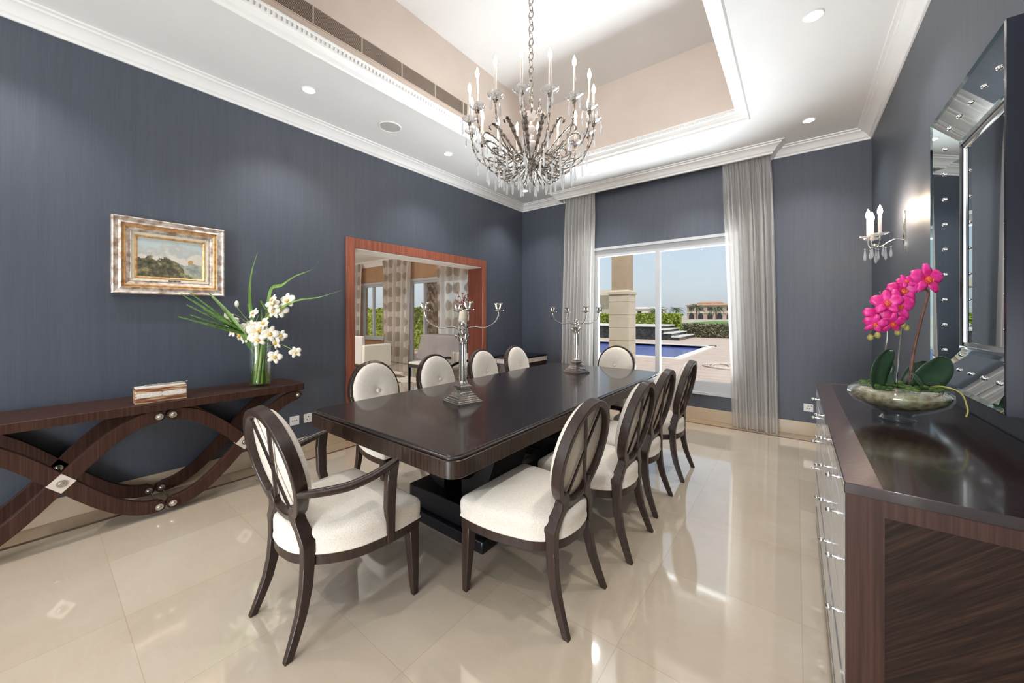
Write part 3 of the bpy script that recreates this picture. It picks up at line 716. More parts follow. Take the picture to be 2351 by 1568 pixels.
# ------------------------------------------------------------------ sideboard
SX0, SY0, SY1, SZ = .0996, 1.294, 3.137, .915
t = thing('sideboard', 'large dark wood sideboard with pale mirrored drawers along the right wall', 'sideboard', (.36, 2.215, 0))
ox, oy = .36, 2.215
X = lambda x: x-ox
Y = lambda y: y-oy
MB().box(X(SX0+.02), X(.606), Y(SY0+.03), Y(SY1-.02), .09, SZ-.03).build('body', M['espx'], t)
def chev():
    m = mat('chevron veneer', (.03,.015,.01), .5, 0, .15, 0)
    tc = N(m,'ShaderNodeTexCoord'); s_ = N(m,'ShaderNodeSeparateXYZ'); L(m, tc.outputs['Object'], s_.inputs[0])
    def F(op, a, b_=None):
        n = N(m,'ShaderNodeMath', operation=op)
        for i, x in enumerate((a, b_)):
            if x is None: continue
            if isinstance(x,(int,float)): n.inputs[i].default_value = x
            else: L(m, x, n.inputs[i])
        return n.outputs[0]
    u = F('ABSOLUTE', F('SUBTRACT', s_.outputs['X'], .035)); w = F('ABSOLUTE', F('SUBTRACT', s_.outputs['Z'], .42))
    a = F('ADD', F('MULTIPLY', u, 1.0), F('MULTIPLY', w, -1.0)); d = F('ADD', u, w)
    cb = N(m,'ShaderNodeCombineXYZ'); L(m, F('MULTIPLY', d, 95), cb.inputs[0]); L(m, F('MULTIPLY', a, 3), cb.inputs[1])
    n = N(m,'ShaderNodeTexNoise', i_Scale=1.0, i_Detail=4, i_Roughness=.7); L(m, cb.outputs[0], n.inputs['Vector'])
    c = ramp(m, n.outputs['Fac'], [(.35,(.012,.006,.004)),(.52,(.024,.012,.007)),(.68,(.046,.023,.014))]); L(m, c, bsdf(m).inputs['Base Color']); return m
b = MB(); b.box(X(SX0+.004), X(SX0+.075), Y(SY0), Y(SY0+.032), .0, SZ-.004); b.box(X(.545), X(.606), Y(SY0), Y(SY0+.032), .0, SZ-.004)
b.box(X(SX0+.075), X(.545), Y(SY0), Y(SY0+.032), SZ-.07, SZ-.004); b.box(X(SX0+.075), X(.545), Y(SY0), Y(SY0+.032), .09, .16)
b.build('end_frame', M['console'], t)
MB().box(X(SX0+.074), X(.546), Y(SY0+.006), Y(SY0+.03), .15, SZ-.06).build('end_panel', chev(), t)
MB().box(X(SX0), X(.612), Y(SY0-.002), Y(SY1), SZ-.028, SZ).build('worktop', wood('glossy dark veneer', (.016,.008,.007), (.030,.016,.014), 0, rough=.16, coat=.4, fine=60), t, bevel=.0015)
bandm = noisy('purple brown banding', (.045,.020,.022), (.12,.075,.075), (70,240,70), rough=.3, coat=.3, lo=.45, hi=.75)
b = MB(); b.box(X(SX0+.002), X(SX0+.072), Y(SY0), Y(SY1-.002), SZ, SZ+.0006); b.box(X(SX0+.072), X(.61), Y(SY1-.075), Y(SY1-.002), SZ, SZ+.0006)
b.build('banding', bandm, t)
MB().box(X(SX0-.0015), X(SX0), Y(SY0-.002), Y(SY1), SZ-.006, SZ+.0006).build('edge_trim', M['chrome'], t)
pale = mat('pale grey lacquer', (.60,.62,.64), .2, 0, .6, .3)
cols = [(SY0+.034, 1.76), (1.77, 2.20), (2.21, 2.66), (2.67, SY1-.03)]
rows = [(.805,.882),(.665,.798),(.52,.658),(.335,.513),(.12,.328)]
for ci, (y0, y1) in enumerate(cols):
    for z0, z1 in rows:
        d = MB().box(X(SX0+.004), X(SX0+.021), Y(y0), Y(y1), z0, z1).build('drawer', pale, t, bevel=.002)
        if z0 > .3:
            for ky in ((y0+y1)/2,):
                zz = (z0+z1)/2
                b = MB(); b.cyl((X(SX0+.006),Y(ky),zz),(X(SX0-.016),Y(ky),zz),.0035,.0035,8); b.ball((X(SX0-.018),Y(ky),zz),.009,10,8); b.cyl((X(SX0+.004),Y(ky),zz),(X(SX0+.001),Y(ky),zz),.010,.010,12)
                b.build('knob', M['chrome'], d, smooth=50)
b = MB(); b.box(X(SX0+.03), X(.60), Y(SY0+.04), Y(SY1-.04), 0, .09); b.build('plinth', M['black'], t)
b = MB(); b.box(X(SX0+.002), X(SX0+.02), Y(SY0+.03), Y(SY1-.02), .085, .105); b.box(X(SX0+.001), X(SX0+.006), Y(SY0+.03), Y(SY1-.02), .324, .330); b.build('metal_rail', M['chrome'], t)

# ------------------------------------------------------------------ wall mirror
MYN, MYF, MZ0, MZ1, MD, SW = 1.932, 2.785, 1.021, 2.316, .078, .178
t = thing('wall_mirror', 'large rectangular mirror with a wide studded mirrored frame, above the sideboard', 'mirror', (XR, (MYN+MYF)/2, (MZ0+MZ1)/2))
hw, hh = (MYF-MYN)/2, (MZ1-MZ0)/2
def mring(i, x): return [(-x,-hw+i,-hh+i),(-x,hw-i,-hh+i),(-x,hw-i,hh-i),(-x,-hw+i,hh-i)]
def rings_mb(prof):
    m = MB(); rs = [mring(i, x) for i, x in prof]
    for a, c_ in zip(rs[:-1], rs[1:]):
        for k in range(4): m.add([a[k],a[(k+1)%4],c_[(k+1)%4],c_[k]], [(0,1,2,3)])
    return m
rings_mb([(0,0),(0,MD),(.006,MD+.003)]).build('frame_edge', M['frameblk'], t)
names = ['frame_strip']*4
for k in range(4):
    a0_, a1_, a2_, a3_ = mring(.006,MD+.003), mring(.022,MD-.002), mring(SW-.018,.020), mring(SW,.014)
    j = (k+1) % 4
    m = MB(); m.add([a0_[k],a0_[j],a1_[j],a1_[k]],[(0,1,2,3)]); m.add([a2_[k],a2_[j],a3_[j],a3_[k]],[(0,1,2,3)])
    fs = m.build('frame_strip', M['mirrorbev'], t)
    e0 = .0; 
    m = MB(); m.add([a1_[k],a1_[j],a2_[j],a2_[k]],[(0,1,2,3)]); m.build('strip_glass', M['mirror'], fs)
    p = Vector(mring(SW*.5,.051)[k]); q = Vector(mring(SW*.5,.051)[j]); n = 9 if k in (1,3) else 5
    for i in range(n):
        c_ = p.lerp(q, (i+.5)/n if n == 5 else (i+.6)/(n+.2))
        MB().ball(c_, .0085, 10, 8).build('crystal_stud', M['crystal2'] if 'crystal2' in M else M['chrome'], fs, smooth=60)
rings_mb([(SW,.014),(SW,.024),(SW+.012,.026),(SW+.014,.020)]).build('inner_moulding', M['frameblk'], t)
rings_mb([(SW+.014,.020),(SW+.03,.018),(SW+.032,.010)]).build('silver_slip', M['chrome'], t)
MB().box(-.012,-.004,-hw+SW+.03,hw-SW-.03,-hh+SW+.03,hh-SW-.03).build('mirror_glass', M['mirror'], t)

# ------------------------------------------------------------------ orchid in a glass bowl
OX, OY, OZ = .335, 2.20, SZ+.0008
t = thing('glass_bowl', 'squat clear footed glass bowl filled with bark and moss on the sideboard', 'bowl', (OX, OY, OZ))
MB().lathe([(.050,0),(.056,.004),(.046,.018),(.050,.026),(.10,.045),(.142,.072),(.158,.100),(.155,.122),(.135,.138),(.115,.145),(.110,.142),(.130,.133),(.150,.115),(.152,.10),(.136,.076),(.09,.05),(.02,.04)], 40, cap=False).build('vessel', M['vaseglass'], t, smooth=60)
MB().lathe([(.001,.048),(.09,.055),(.134,.080),(.149,.100),(.146,.118),(.126,.131),(.001,.134)], 32).build('bark_fill', M['bark'], t, smooth=60)
b = MB(); rnd = random.Random(5)
for i in range(70):
    a = rnd.uniform(0,2*PI); r_ = .118*math.sqrt(rnd.random()); b.ball((r_*math.cos(a), r_*math.sin(a), .136+rnd.uniform(0,.008)), rnd.uniform(.010,.018), 7, 5, .6)
b.build('moss', M['moss'], t, smooth=60)
b = MB(); P = spline([(.09,.0,.145),(.11,-.06,.160),(.15,-.09,.145),(.165,-.10,.09),(.160,-.105,.06)], 6)
b.tube(P, .003, 6); b.build('air_root', M['budg'], t, smooth=60)
t = thing('orchid_plant', 'magenta orchid with drooping blooms and broad dark leaves growing from the glass bowl', 'orchid', (OX, OY, OZ))
def ox_(u, v, d=0): return rt*((u-2058)/846.5*1.547)*1.0 + fw*d + Vector((0,0,(962-v)/846.5*1.547))
# broad leaves
def leaf(pts, w, nrm):
    P = spline(pts, 6); n = len(P); nrm = Vector(nrm).normalized()
    def fn(u, v):
        i = min(n-1, int(round(v*(n-1)))); p = P[i]; tt = (P[min(i+1,n-1)]-P[max(i-1,0)]).normalized(); a = tt.cross(nrm).normalized()
        ww = w*math.sin(PI*min(1,(.10+.90*v)))**.6 if v < .999 else .001
        return tuple(p + a*ww*(u-.5)*2 + nrm*.25*w*abs(u-.5)*2)
    b = MB(); b.grid(fn, 6, n-1); b.build('leaf', M['leaf'], t, smooth=70, solid=.003)
leaf([ox_(2010,888),ox_(2003,860,-.01),ox_(2008,828,-.02),ox_(2022,800,-.03)], .050, -fw+rt*.2)
leaf([ox_(2040,888),ox_(2045,862,.03),ox_(2050,840,.03),ox_(2056,826,.04)], .026, -fw-rt*.5)
leaf([ox_(2085,892,-.02),ox_(2100,870,-.03),ox_(2112,840,-.05),ox_(2118,814,-.06)], .062, -fw-rt*.1)
leaf([ox_(2095,892,.04),ox_(2120,870,.05),ox_(2142,848,.05),ox_(2150,832,.05)], .040, -fw-rt*.4)
leaf([ox_(2095,895,-.05),ox_(2075,876,-.06),ox_(2062,862,-.06),ox_(2054,852,-.06)], .024, -fw+Vector((0,0,1)))
leaf([ox_(2085,895,-.04),ox_(2115,892,-.06),ox_(2135,886,-.06)], .022, -fw+Vector((0,0,1)))
b = MB(); b.tube(spline([ox_(2085,890),ox_(2093,815),ox_(2110,740),ox_(2124,690),ox_(2128,672),ox_(2115,661),ox_(2090,655),ox_(2060,668,-.01),ox_(2030,690,-.03),ox_(2005,712,-.04),ox_(1985,740,-.05),ox_(1965,770,-.05)], 6), lambda q: .0062-.0045*q, 8)
b.build('flower_stem', M['stem'], t, smooth=60)
b = MB(); b.tube(spline([ox_(2028,890),ox_(2028,830),ox_(2034,760),ox_(2030,700),ox_(2018,670)], 6), .0026, 6); b.build('support_wire', M['chrome'], t, smooth=60)
b = MB(); b.tube(spline([ox_(2056,880),ox_(2060,815),ox_(2068,760),ox_(2074,720),ox_(2068,706),ox_(2045,704)], 6), .0022, 6); b.build('support_wire', M['chrome'], t, smooth=60)
rnd = random.Random(11)
for (u, v, s_, fx_, fz_) in ((2084,645,.062,-.1,.1),(2045,668,.052,-.5,.0),(2018,703,.066,-.2,.1),(1992,697,.050,-.6,.2),(1980,725,.046,-.5,-.1),(2002,740,.044,-.2,-.5),(1965,742,.038,-.7,-.4),(2045,650,.03,-.3,.4)):
    orchid(ox_(u,v,rnd.uniform(-.08,-.04)), s_, (-fw+rt*fx_+Vector((0,0,fz_))), 'magenta_orchid_bloom', M['petalp'], M['throat'], t, rnd.uniform(-.3,.3))
for (u, v) in ((2036,745),(2024,762),(1980,768),(1964,773),(2044,752)):
    b = MB(); b.ball(ox_(u,v,-.06), .010, 8, 6, 1.3); b.build('flower_bud', M['budg'], t, smooth=60)
for pts in ([(2018,710),(2030,735),(2035,745)], [(2000,730),(1985,757),(1980,768),(1964,773)]):
    b = MB(); b.tube(spline([ox_(u,v,-.055) for u,v in pts],5), .0016, 6); b.build('bud_stem', M['budg'], t, smooth=60)

# ------------------------------------------------------------------ wall sconce
t = thing('wall_sconce', 'three candle crystal wall sconce lit above the sideboard on the right wall', 'sconce', (XR, 3.80, 1.90))
b = MB(); b.loft([[(-x, y*w_, z) for x, y in ((0,-1),(.008,-1),(.014,0),(.008,1),(0,1))] for z, w_ in ((-.10,.003),(-.07,.012),(-.03,.022),(.02,.018),(.08,.010),(.13,.014),(.18,.006),(.20,.002))])
b.build('backplate', M['silver'], t, smooth=40)
b = MB(); b.tube(spline([(-.01,0,-.01),(-.05,0,.0),(-.09,0,-.02),(-.125,0,-.045),(-.16,0,-.04)], 6), .007, 8)
b.ball((-.16,0,-.035), .020, 12, 8, .8); b.build('arm', M['silver'], t, smooth=60)
for i, (dx, dy) in enumerate(((-.195,.0),(-.145,-.10),(-.16,.12))):
    b = MB(); b.tube(spline([(-.16,0,-.035),(-.16+(dx+.16)*.6,dy*.5,-.05),(dx,dy,-.02),(dx,dy,.02)], 6), .0045, 8); ar = b.build('candle_arm', M['silver'], t, smooth=60)
    MB().lathe([(.006,.020),(.030,.026),(.048,.034),(.050,.038),(.030,.032),(.006,.028)], 24, (dx,dy,0)).build('drip_pan', M['pan'], ar, smooth=60)
    MB().lathe([(.009,.02),(.013,.03),(.010,.04),(.0105,.165),(.007,.17)], 16, (dx,dy,0)).build('candle_sleeve', M['sleeve'], ar, smooth=60)
    MB().lathe([(.005,.168),(.012,.180),(.0145,.195),(.011,.215),(.005,.232),(.0008,.242)], 16, (dx,dy,0)).build('bulb', M['sbulb'], ar, smooth=60)
for i, (dx, dy, l_) in enumerate(((-.21,.02,.10),(-.18,-.06,.09),(-.15,.03,.12),(-.12,-.03,.08),(-.10,.02,.10),(-.075,.0,.085),(-.13,.09,.09),(-.17,.11,.08))):
    b = MB(); z = -.045
    b.ball((dx,dy,z-.008),.006,8,6); b.lathe([(.0006,-l_),(.008,-l_+.012),(.009,-l_+.03),(.004,-.02),(.001,-.014)], 6, (dx,dy,z)); b.build('crystal_drop', M['crystal'], t)

# ------------------------------------------------------------------ chandelier
CX, CY = -1.75, 2.53
t = thing('chandelier', 'large sixteen candle crystal chandelier hanging on a chain above the dining table', 'chandelier', (CX, CY, 0))
b = MB(); z = 3.10; k = 0
while z < TZ-.02:
    pts = []
    for i in range(12):
        a = 2*PI*i/12; u = .021*math.cos(a); w_ = .036*math.sin(a)
        pts.append((u if k % 2 else 0, 0 if k % 2 else u, z+w_))
    b.tube(pts, .0038, 6, closed=True); z += .058; k += 1
b.build('chain', M['bronze'], t, smooth=60)
MB().lathe([(.0,TZ-.03),(.05,TZ-.028),(.07,TZ-.006),(.07,TZ)], 24).build('ceiling_rose', M['bronze'], t, smooth=50)
b = MB(); b.lathe([(.004,3.10),(.012,3.075),(.006,3.06),(.03,3.05),(.052,3.035),(.056,3.02),(.040,3.00),(.030,2.975),(.012,2.965),(.012,2.955)], 24)
b.lathe([(.012,2.955),(.016,2.945),(.012,2.935),(.022,2.925),(.036,2.915),(.038,2.905),(.026,2.885),(.016,2.865),(.012,2.86)], 24)
b.build('stem_cup', M['sleeve'], t, smooth=50)
MB().lathe([(.012,2.862),(.020,2.845),(.022,2.83),(.012,2.815),(.010,2.81)], 16).build('stem_glass', M['crystal'], t, smooth=50)
b = MB(); b.lathe([(.012,2.812),(.022,2.806),(.018,2.80),(.045,2.79),(.056,2.776),(.058,2.765),(.052,2.745),(.036,2.725),(.018,2.712),(.012,2.70)], 24)
b.build('stem_ball', M['sleeve'], t, smooth=50)
MB().lathe([(.010,2.702),(.020,2.69),(.034,2.66),(.038,2.64)], 24).build('stem_vase', M['crystal'], t, smooth=50)
b = MB(); b.lathe([(.036,2.655),(.050,2.648),(.052,2.64),(.044,2.63),(.040,2.55),(.030,2.535),(.014,2.525)], 12)
b.lathe([(.014,2.527),(.022,2.515),(.014,2.505),(.018,2.495),(.010,2.48),(.006,2.465),(.0008,2.44)], 12); b.build('hub', M['bronze'], t, smooth=30)
for k in range(7):
    a = 2*PI*k/7; c_, s_ = math.cos(a), math.sin(a)
    P = spline([(.045,0,3.01),(.072,0,3.03),(.085,0,3.065),(.078,0,3.10),(.092,0,3.125)], 5)
    b = MB(); b.tube([(p.x*c_,p.x*s_,p.z) for p in P], lambda q: .011*(math.sin(PI*(.15+.8*q))), 8); b.build('crown_leaf', M['bronze'], t, smooth=60)
def crystal_mb(b, x, y, z, l_, r_=.0095):
    b.ball((x,y,z-.006),.0055,6,4)
    b.lathe([(.0005,-l_),(r_,-l_+.016),(r_*.9,-l_*.45),(.002,-.016),(.0008,-.012)], 6, (x,y,z))
arm0 = None; AR = .51
P_arm = spline([(.045,0,2.635),(.11,0,2.675),(.17,0,2.640),(.26,0,2.600),(.36,0,2.615),(.445,0,2.675),(.492,0,2.76),(.508,0,2.84),(.510,0,2.885)], 6)
P_arm2 = spline([(.045,0,2.60),(.12,0,2.56),(.20,0,2.535),(.28,0,2.545),(.34,0,2.58),(.36,0,2.62),(.33,0,2.635),(.31,0,2.615)], 6)
def make_arm():
    b = MB(); b.tube(P_arm, lambda q: .0072-.0015*q, 8)
    for q in (.5,.64,.78):
        i = int(q*(len(P_arm)-1)); p = P_arm[i]; b.ball(p, .011, 8, 6)
    arm = b.build('arm', M['bronze'], t, smooth=60)
    b = MB(); b.lathe([(.004,2.870),(.016,2.880),(.011,2.888),(.018,2.895),(.012,2.902),(.015,2.912)], 12, (AR,0,0)); b.build('candle_cup', M['bronze'], arm, smooth=40)
    MB().lathe([(.012,2.908),(.040,2.914),(.062,2.926),(.064,2.930),(.040,2.920),(.012,2.914)], 20, (AR,0,0)).build('drip_pan', M['pan'], arm, smooth=60)
    MB().lathe([(.010,2.91),(.0115,2.915),(.0095,3.135),(.006,3.142)], 12, (AR,0,0)).build('candle_sleeve', M['sleeve'], arm, smooth=60)
    MB().lathe([(.005,3.140),(.012,3.155),(.015,3.172),(.011,3.192),(.005,3.210),(.0008,3.222)], 12, (AR,0,0)).build('bulb', M['bulb'], arm, smooth=60)
    # acanthus plume riding on the arm
    P = spline([(.13,0,2.655),(.19,0,2.70),(.26,0,2.76),(.33,0,2.815),(.38,0,2.83),(.40,0,2.80),(.385,0,2.785)], 5)
    n = len(P)
    def lf(u, v):
        i = min(n-1, int(round(v*(n-1)))); p = P[i]; tt = (P[min(i+1,n-1)]-P[max(i-1,0)]).normalized(); up = Vector((-tt.z,0,tt.x))
        w_ = .021*math.sin(PI*(.12+.80*v))*(.72+.28*math.cos(i*2.4)); c_ = abs(u-.5)*2
        return tuple(p + Vector((0,(u-.5)*2*w_,0)) + up*w_*.45*c_*c_)
    b = MB(); b.grid(lf, 4, n-1); b.build('acanthus_leaf', M['bronze'], arm, smooth=50, solid=.004)
    b = MB(); b.tube(P_arm2, lambda q: .0065-.002*q, 6)
    P = spline([(.20,0,2.59),(.24,0,2.62),(.285,0,2.615),(.275,0,2.585),(.25,0,2.59)], 4); b.tube(P, .0045, 6)
    P = spline([(.10,0,2.57),(.15,0,2.50),(.21,0,2.485),(.24,0,2.51),(.22,0,2.53)], 4); b.tube(P, .005, 6)
    b.build('scroll', M['bronze'], arm, smooth=60)
    for (x, z, l_) in ((AR+.055,2.915,.12),(AR-.055,2.915,.12),(.455,2.67,.13),(.36,2.585,.14),(.27,2.555,.13)):
        b = MB(); crystal_mb(b, x, 0, z, l_); b.build('crystal_drop', M['crystal'], arm)
    return arm
arm0 = make_arm()
for k in range(16):
    o = arm0 if k == 0 else copy_tree(arm0, t)
    o.rotation_euler = (0,0,R(11.25+22.5*k-51.5))
for k in range(18):
    a = 2*PI*(k+.5)/18; r_ = .17 if k % 2 else .105
    b = MB(); crystal_mb(b, r_*math.cos(a), r_*math.sin(a), 2.53-(.02 if k % 2 else .03), .10, .008); b.build('crystal_drop', M['crystal'], t)

# ------------------------------------------------------------------ recessed lights, loudspeaker, vent
dl_names = {(-3.31,1.44):'nearest recessed downlight over the left wall, left of the ceiling loudspeaker', (-3.30,3.03):'recessed downlight over the left wall, behind the ceiling loudspeaker',
            (-3.335,4.655):'recessed downlight in the far left corner of the ceiling', (-2.185,4.66):'recessed downlight above the left window curtain, second from the left corner',
            (-1.05,4.69):'recessed downlight above the window, left of the right curtain', (.0995,4.69):'recessed downlight above the right end of the far wall',
            (.089,3.07):'largest recessed downlight, at the top right above the mirror wall'}
def downlight():
    t = thing('recessed_downlight', '', 'ceiling light', group='recessed downlights in the lowered ceiling')
    MB().lathe([(.034,-.001),(.050,-.007),(.055,-.004),(.056,0),(.034,0)], 28).build('bezel', M['trim'], t, smooth=40)
    MB().lathe([(.001,-.0055),(.037,-.0055),(.037,-.002),(.001,-.002)], 24).build('lens', M['down'], t)
    d = bpy.data.lights.new('downlight_beam', 'SPOT'); d.energy = K_DOWN; d.spot_size = R(108); d.spot_blend = .9; d.shadow_soft_size = .035; d.color = (1,.985,.965)
    o = bpy.data.objects.new('lamp', d); C.objects.link(o); o.parent = t; o.location = (0,0,-.045)
    return t
d0 = downlight(); first = True
for (x, y), lb in dl_names.items():
    o = d0 if first else copy_tree(d0); first = False
    place(o, (x, y, ZC), 0, lb)
for x, y in ((-3.31,-.17),(-3.31,-1.75),(.09,1.44),(.09,-.17),(.09,-1.75),(-2.18,-1.2),(-1.05,-1.2)):
    o = copy_tree(d0); place(o, (x, y, ZC), 0, 'recessed downlight in the ceiling behind the viewer'); o['group'] = 'recessed downlights behind the viewer'
t = thing('ceiling_loudspeaker', 'round white ceiling loudspeaker grille above the left wall', 'loudspeaker', (-3.30,2.233,ZC))
MB().lathe([(.094,0),(.104,-.008),(.112,-.006),(.114,0)], 36).build('bezel', M['trim'], t, smooth=40)
gr = noisy('grey grille mesh', (.50,.50,.47), (.58,.58,.55), (400,400,400), rough=.7)
MB().lathe([(.001,-.004),(.096,-.004),(.096,-.001),(.001,-.001)], 36).build('grille', gr, t)
t = thing('air_vent', 'long slatted air grille in the left side of the ceiling tray', 'vent', (ix0, 1.8, 3.64))
b = MB(); b.box(0,.006,-1.25,1.17,-.075,-.068); b.box(0,.006,-1.25,1.17,.068,.075); b.box(0,.006,-1.25,-1.243,-.07,.07); b.box(0,.006,1.163,1.17,-.07,.07)
for y in (-.9,-.5,-.1,.3,.7,1.1): b.box(.0,.007,y-.004,y+.004,-.07,.07)
b.build('frame', M['tray'], t)
MB().box(.0005,.0015,-1.25,1.17,-.07,.07).build('backing', noisy('dim duct', (.12,.09,.07), (.16,.12,.09), (5,5,5)), t)
b = MB(); z = -.064
while z < .066:
    b.add([(.0015,-1.245,z),(.0055,-1.245,z-.0045),(.0055,1.165,z-.0045),(.0015,1.165,z),(.0015,-1.245,z+.0015),(.0055,-1.245,z-.003),(.0055,1.165,z-.003),(.0015,1.165,z+.0015)],[(0,1,2,3),(4,5,6,7),(1,2,6,5),(0,3,7,4)]); z += .0105
b.build('slats', M['tray'], t)

# ------------------------------------------------------------------ sockets
def socket(loc, rz, lb, holes):
    t = thing('wall_socket', lb, 'socket', loc, rz, group='white wall sockets')
    MB().box(-.043,.043,-.009,0,-.043,.043).build('faceplate', M['plastic'], t, bevel=.003)
    b = MB()
    for x, z in holes: b.box(x-.005,x+.005,-.0098,-.0088,z-.004,z+.004)
    b.build('socket_holes', M['socket'], t)
h3 = ((0,.018),(-.012,-.008),(.012,-.008),(.028,.022))
socket((.108,YF-.0005,.316), 0, 'white wall socket low on the far wall beside the sideboard', h3)
socket((XL+.0005,1.541,.331), PI/2, 'white wall socket on the left wall between console and dining table', ((-.018,0),(0,0),(.018,0)))
socket((XL+.0005,1.668,.331), PI/2, 'white wall socket half hidden behind the table corner on the left wall', ((-.012,-.012),(.012,-.012),(0,.014)))

# ------------------------------------------------------------------ curtains
def curtain(x0t, x1t, x0b, x1b, y, z1, z0, folds, amp, nm, lb, m_, seed=0, grp=None, nu=200):
    rnd = random.Random(seed); ph = [rnd.uniform(0,6.28) for _ in range(6)]
    def fn(u, v):
        z = z1+(z0-z1)*v; e = min(1, v*9)
        x = (x0t+(x1t-x0t)*u)*(1-v**.8)+(x0b+(x1b-x0b)*u)*v**.8
        w = u*folds*2*PI
        q = amp*(.35+.65*e)*(math.sin(w+ph[0]+.5*math.sin(w*.37+ph[1])+.25*v)+.35*math.sin(w*.53+ph[2]+v*1.2)) + (1-e)*amp*.5*math.sin(w*2.6+ph[3])
        return (x+.012*math.sin(w*.5+ph[4])*e, y+q-.03*v, z)
    b = MB(); b.grid(fn, nu, 26)
    o = b.build(nm, M[m_], None, smooth=80)
    tag(o, lb, 'curtain', grp); return o
CG = 'grey sheer curtains at the dining window'
curtain(-2.915,-2.405,-2.99,-2.45,5.175,CB+.03,.008,9,.030,'sheer_curtain','narrow grey sheer curtain panel left of the dining window','curtain',1,CG)
curtain(-.725,-.235,-.60,-.165,5.175,CB+.03,.008,9,.033,'sheer_curtain','wide grey sheer curtain panel right of the dining window','curtain',2,CG)

# ------------------------------------------------------------------ corner cabinet with a keyboard-like inlay
t = thing('corner_cabinet', 'low dark cabinet with a strip of pale bars, in the far left corner', 'cabinet', (-3.585, 4.855, 0))
MB().box(-.25,.25,-.425,.42,.08,.60).build('body', M['espresso'], t, bevel=.004)
MB().box(-.25,.262,-.437,.42,.675,.70).build('top', M['black'], t, bevel=.004)
MB().box(-.25,.248,-.423,.42,.60,.675).build('rail', M['black'], t)
b = MB(); y = -.42
while y < .41:
    b.box(.248,.256,y,y+.017,.603,.672); y += .0235
x = -.24
while x < .24:
    b.box(x,x+.017,-.431,-.423,.603,.672); x += .0235
b.build('pale_bars', M['sleeve'], t)
for sx in (-1,1):
    for sy in (-1,1): MB().box(sx*.22-.02,sx*.22+.02,sy*.39-.02,sy*.39+.02,0,.08).build('leg', M['espresso'], t)

# ------------------------------------------------------------------ living room through the opening
LY, LZ = 6.50, 3.02
b = MB()
b.box(-12.5,-11.15,LY,LY+.2,0,LZ); b.box(-9.95,-8.72,LY,LY+.2,0,LZ); b.box(-6.1,XL-WT,LY,LY+.2,0,LZ)
b.box(-11.15,-9.95,LY,LY+.2,0,.62); b.box(-11.15,-9.95,LY,LY+.2,2.33,LZ); b.box(-8.72,-6.1,LY,LY+.2,2.33,LZ)
struct(b.build('wall_living_far', M['tan']))
b = MB(); b.box(-12.7,-12.5,-1.4,6.7,0,LZ); struct(b.build('wall_living_left', M['tan']))
b = MB(); b.box(-12.5,XL-WT,-1.4,-1.2,0,LZ); struct(b.build('wall_living_near', M['tan']))
b = MB(); b.box(XL-WT-.01,XL-WT,YF+.2,LY,0,LZ); struct(b.build('wall_living_right', M['tan']))
b = MB(); b.box(-12.5,XL-WT,-1.2,LY,LZ,LZ+.05); struct(b.build('ceiling_living', M['white']))
struct(crown('x', LY, -1, -12.5, XL-WT, 0, 0, [(d*1.5, LZ-(ZC-z)*1.5) for d, z in CP]).build('trim_14', M['trim']))
b = MB()
for x0, x1, z0 in ((-11.15,-9.95,.62),(-8.72,-7.4,0),(-7.4,-6.1,0)):
    b.box(x0,x0+.07,LY+.02,LY+.1,z0+.08,2.24); b.box(x1-.07,x1,LY+.02,LY+.1,z0+.08,2.24); b.box(x0,x1,LY+.02,LY+.1,2.24,2.33); b.box(x0,x1,LY+.02,LY+.1,z0,z0+.08)
b.box(-10.58,-10.52,LY+.02,LY+.1,.70,2.24); b.box(-8.09,-8.04,LY+.02,LY+.1,.08,2.24)
b.box(-11.2,-9.9,LY-.03,LY+.01,2.30,2.37); b.box(-8.77,-6.05,LY-.03,LY+.01,2.30,2.37); b.box(-11.2,-9.9,LY-.04,LY+.01,.59,.65)
w2 = struct(b.build('window_2', M['upvc']))
MB().box(-11.1,-10.0,LY+.05,LY+.055,.66,2.25).build('pane', M['pane'], w2); MB().box(-8.65,-6.2,LY+.05,LY+.055,.05,2.25).build('pane', M['pane'], w2)
G2 = 'white sheer curtains with beige ovals in the living room'
for i, (a, b_, c_, d_, lb) in enumerate(((-11.9,-10.88,-11.8,-10.95,'leftmost patterned sheer curtain seen through the doorway'),
                                         (-9.80,-8.44,-9.68,-8.58,'middle patterned sheer curtain, between the two living room windows'),
                                         (-7.40,-5.9,-7.3,-5.9,'rightmost patterned sheer curtain, behind the grey clothed table'))):
    curtain(a,b_,c_,d_,6.36,LZ-.04,.01 if i else .62,6,.05,'patterned_curtain',lb,'curtain2',20+i,G2,110)
for i, (x, y) in enumerate(((-10.5,4.6),(-8.2,4.6),(-6.0,4.6),(-8.2,2.4),(-6.0,2.4),(-10.5,2.4))):  # unseen downlights added to light the living room
    o = copy_tree(d0); place(o, (x, y, LZ), 0, 'added unseen downlight in the living room ceiling'); o['group'] = 'added downlights in the living room'; o.scale = (1.6,1.6,1)
